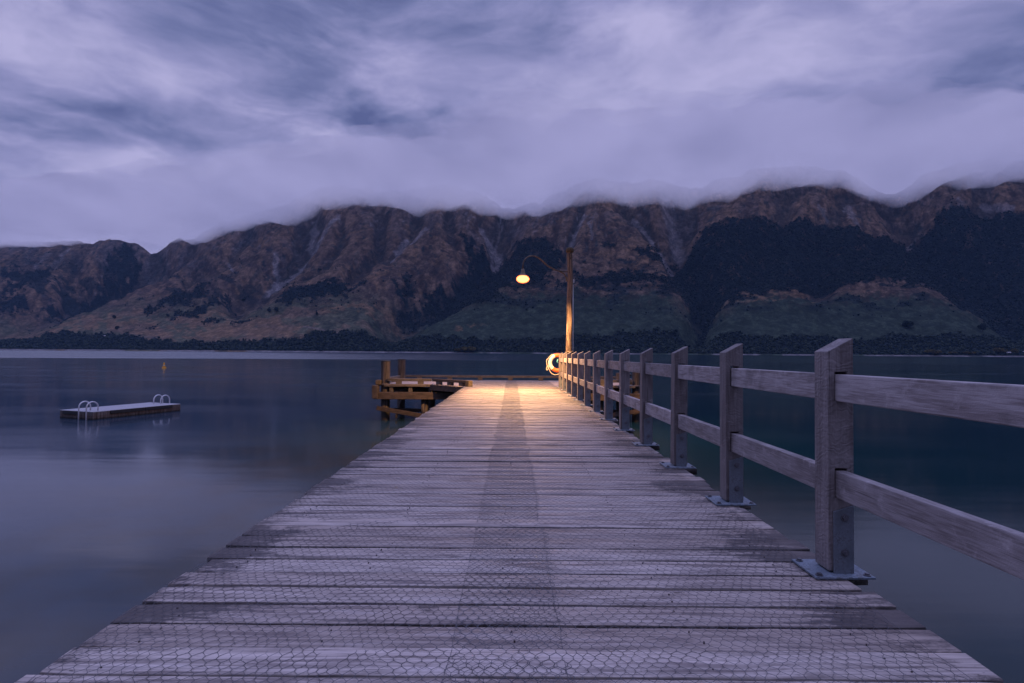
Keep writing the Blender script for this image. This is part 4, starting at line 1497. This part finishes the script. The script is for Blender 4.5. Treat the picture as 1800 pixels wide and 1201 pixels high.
def rbox(m, a0, a1, b0, b1, z0, z1):
    m.add([rp_(a0, b0, z0), rp_(a1, b0, z0), rp_(a1, b1, z0), rp_(a0, b1, z0), rp_(a0, b0, z1), rp_(a1, b0, z1), rp_(a1, b1, z1), rp_(a0, b1, z1)],
          [(3, 2, 1, 0), (4, 5, 6, 7), (0, 1, 5, 4), (1, 2, 6, 5), (2, 3, 7, 6), (3, 0, 4, 7)])


mh, t = new_mat('raft_boards')
pos = t.n('ShaderNodeNewGeometry').outputs['Position']
z = t.xyz(pos)[2]
nn_ = t.noise(t.scale(pos, (3, 3, 0.8)), 3.0, 5, 0.65)
c = t.mix(t.ramp(nn_, 0.3, 0.7), (0.085, 0.062, 0.055), (0.190, 0.160, 0.150))
c = t.mix(t.ramp(t.math('ADD', z, t.math('MULTIPLY', nn_, 0.10)), 0.06, 0.15, 0.92, 0.0), c, (0.016, 0.012, 0.010))
c = t.mix(t.ramp(t.math('ABSOLUTE', t.math('SUBTRACT', z, 0.12)), 0.05, 0.0, 0.0, 0.45), c, (0.10, 0.045, 0.030))
t.surf(c, 0.8)
m = MB(); rbox(m, 0.03, LX - 0.03, 0.03, LYr - 0.03, -0.25, TOPZ - 0.012)
r_ = random.Random(9)
k = 0.0
while k < LX - 0.01:
    wd = min(0.135 + r_.uniform(-.01, .01), LX - k); z1 = TOPZ - 0.012 - r_.uniform(0, .006)
    rbox(m, k + 0.006, k + wd - 0.006, 0.0, 0.026, -0.25, z1); rbox(m, k + 0.006, k + wd - 0.006, LYr - 0.026, LYr, -0.25, z1); k += wd
k = 0.03
while k < LYr - 0.04:
    wd = min(0.135 + r_.uniform(-.01, .01), LYr - 0.03 - k); z1 = TOPZ - 0.012 - r_.uniform(0, .006)
    rbox(m, 0.0, 0.026, k + 0.006, k + wd - 0.006, -0.25, z1); rbox(m, LX - 0.026, LX, k + 0.006, k + wd - 0.006, -0.25, z1); k += wd
m.build('hull', mh, raft)
M_rdeck = plain('raft_deck', (0.40, 0.395, 0.42), 0.7, 0.0, 0.15, 3.0, dirt=(0.26, 0.25, 0.27))
m = MB()
for (a0, a1) in ((0.0, LX * 0.5 - 0.008), (LX * 0.5 + 0.008, LX)):
    rbox(m, a0, a1, 0, LYr, TOPZ - 0.011, TOPZ + 0.016)
m.build('deck', M_rdeck, raft, bevel=0.006)
for (a0, a1, b0, b1) in ((0.62, 1.95, -0.045, -0.002), (1.98, 3.15, -0.045, -0.002), (-0.045, -0.002, 0.72, LYr - 0.2)):
    m = MB(); rbox(m, a0, a1, b0, b1, TOPZ - 0.115, TOPZ + 0.010); m.build('fender_strip', M_black, raft, bevel=0.012)


def hoop(a_in, a_out, b, down):
    H_ = 0.36
    am, rad = (a_in + a_out) / 2, abs(a_out - a_in) / 2
    s = 1 if a_out > a_in else -1
    pts_ = [rp_(a_in, b, TOPZ - 0.01), rp_(a_in, b, TOPZ + H_ - rad)]
    for q in np.linspace(0, pi, 11)[1:-1]:
        pts_.append(rp_(am - s * rad * cos(q), b, TOPZ + H_ - rad + rad * sin(q)))
    pts_ += [rp_(a_out, b, TOPZ + H_ - rad), rp_(a_out, b, TOPZ), rp_(a_out, b, down)]
    m = MB(); m.tube(pts_, 0.024, 10)
    return m


ob = hoop(0.33, -0.08, 0.22, -0.6).build('ladder_rail', M_rungs, raft, smooth=True)
hoop(0.33, -0.08, 0.62, -0.6).build('ladder_rail', M_rungs, raft, smooth=True)
hoop(LX - 0.33, LX + 0.08, 0.72, -0.6).build('ladder_rail', M_rungs, raft, smooth=True)
hoop(LX - 0.33, LX + 0.08, 1.12, -0.6).build('ladder_rail', M_rungs, raft, smooth=True)
# ------------------------------------------------------------------ buoy
bp = Vector((-50.7, 83.0, 0))
buoy = empty('buoy', tuple(bp))
tag(buoy, 'small yellow marker buoy floating beyond the raft', 'buoy')
m = MB(); m.lathe([(0.20, -0.3), (0.27, -0.05), (0.29, 0.06), (0.27, 0.13), (0.20, 0.17)], (bp.x, bp.y, 0), 20); m.build('float', M_buoy, buoy, smooth=True)
m = MB(); m.lathe([(0.185, 0.171), (0.13, 0.45), (0.10, 0.66), (0.105, 0.70), (0.07, 0.78), (0.02, 0.80)], (bp.x, bp.y, 0), 20); m.build('cone', M_buoy, buoy, smooth=True)
m = MB(); m.lathe([(0.154, 0.34), (0.156, 0.35), (0.139, 0.44), (0.137, 0.45)], (bp.x, bp.y, 0), 20); m.build('reflective_band', M_white, buoy, smooth=True)

# ------------------------------------------------------------------ low cloud on the tops
BASE = [(-400, 1100), (0, 1095), (80, 1075), (150, 1105), (205, 1135), (262, 1080), (300, 1085), (345, 1040), (390, 1080), (470, 1090), (520, 1130), (560, 1190), (640, 1170), (720, 1140), (770, 1150), (830, 1120),
        (880, 1050), (950, 1025), (1000, 1135), (1050, 1160), (1085, 1150), (1130, 1150), (1200, 1130), (1280, 1120), (1340, 1205), (1480, 1215), (1530, 1120), (1600, 1110), (1660, 1215), (1720, 1190), (1800, 1215), (2200, 1215)]


def cloud_sheet(name, y0, y1, lift, thick, dens, col, seed, label):
    """cloud with a lumpy underside that swallows the tops; thin at its lakeward rim"""
    nx, ny = 300, 64
    uu = np.linspace(-1.22, 1.22, nx)
    tt = np.linspace(0, 1, ny)
    U, T_ = np.meshgrid(uu, tt, indexing='ij')
    pxx = 900 + 1000 * U
    near = lerp_list(pxx, DIS) * 0.80 - y0 - 220 + 500 * (fbm(U * 5 + seed, U * 0 + 1.5, 4, seed) - 0.5)
    Y = near + (y1 - near) * T_
    X = U * Y
    pxx = 900 + 1000 * U
    base = lerp_list(pxx, BASE) + lift
    # the underside: hanging lumps, big and small
    lump = (fbm(X / 520.0 + seed, Y / 700.0, 5, seed + 1) - 0.5) * 130 + (fbm(X / 120.0, Y / 260.0 + seed, 4, seed + 2) - 0.5) * 95
    taper = sstep(Y - near, 0.0, 950.0)
    thin = sstep(np.abs(U), 1.22, 1.10) * sstep(T_, 0.0, 0.04) * sstep(T_, 1.0, 0.96)
    base = base * taper + (1150 + lift) * (1 - taper)
    lump = lump * (0.35 + 0.65 * taper)
    bot = base + lump + (1 - taper) * thick * 0.45
    top = bot + (8 + thick * (0.03 + 0.97 * taper) * (0.35 + 1.3 * fbm(X / 420.0, Y / 420.0, 4, seed + 3))) * np.maximum(thin, 0.0) + 14.0
    V = np.concatenate([np.stack([X, Y, bot], -1).reshape(-1, 3), np.stack([X, Y, top], -1).reshape(-1, 3)])
    id_ = np.arange(nx * ny).reshape(nx, ny)
    q = np.stack([id_[:-1, :-1], id_[1:, :-1], id_[1:, 1:], id_[:-1, 1:]], -1).reshape(-1, 4)
    o = nx * ny
    rim = []
    for strip, flip in ((id_[:, 0], False), (id_[:, -1], True), (id_[0, :], True), (id_[-1, :], False)):
        a_, b_ = strip[:-1], strip[1:]
        w_ = np.stack([a_ + o, b_ + o, b_, a_], -1)
        rim.append(w_ if not flip else w_[:, ::-1])
    F_ = np.concatenate([q[:, ::-1], q + o] + rim)
    mm = bpy.data.materials.new('cloud_vapour')
    mm.use_nodes = True
    t = NT(mm.node_tree)
    ab = t.n('ShaderNodeVolumeAbsorption'); ab.inputs[0].default_value = (0, 0, 0, 1); ab.inputs[1].default_value = dens
    ps = t.n('ShaderNodeNewGeometry').outputs['Position']
    tone_ = t.noise(t.scale(ps, (1.0, 0.6, 2.2)), 0.0016, 5, 0.55)
    em = t.n('ShaderNodeEmission'); em.inputs[1].default_value = dens
    t.put(em.inputs[0], t.mix(t.ramp(tone_, 0.30, 0.66), tuple(q * k_ for q, k_ in zip(col, (0.80, 0.82, 0.87))), tuple(q * 1.14 for q in col)))
    ad = t.n('ShaderNodeAddShader')
    t.t.links.new(ab.outputs[0], ad.inputs[0]); t.t.links.new(em.outputs[0], ad.inputs[1])
    o_ = t.n('ShaderNodeOutputMaterial')
    t.t.links.new(ad.outputs[0], o_.inputs['Volume'])
    ctr = np.array([0.0, (y0 + y1) / 2, 1100.0])
    me = np_mesh(name, V - ctr, F_, mm)
    ob = bpy.data.objects.new(name, me)
    COL.objects.link(ob)
    ob.location = ctr
    tag(ob, label, 'cloud', kind='stuff')


cloud_sheet('low_cloud', 400, 7600, -70, 330, 0.0036, (0.316, 0.310, 0.545), 11, 'low pale cloud hiding the mountain tops')

# ------------------------------------------------------------------ evening air
hz = MB(); hz.box(-9900, 9900, -700, 8700, -5.0, 1750.0)
mh_ = bpy.data.materials.new('evening_air')
mh_.use_nodes = True
t = NT(mh_.node_tree)
pv = t.n('ShaderNodeVolumePrincipled')
pv.inputs['Color'].default_value = (0.34, 0.58, 1.0, 1)
pv.inputs['Density'].default_value = 1.8e-5
o_ = t.n('ShaderNodeOutputMaterial')
t.t.links.new(pv.outputs[0], o_.inputs['Volume'])
hob = hz.build('haze', mh_)
hob['kind'] = 'stuff'

# tidy helper properties
for o in list(bpy.data.objects):
    if '_w' in o.keys():
        del o['_w']
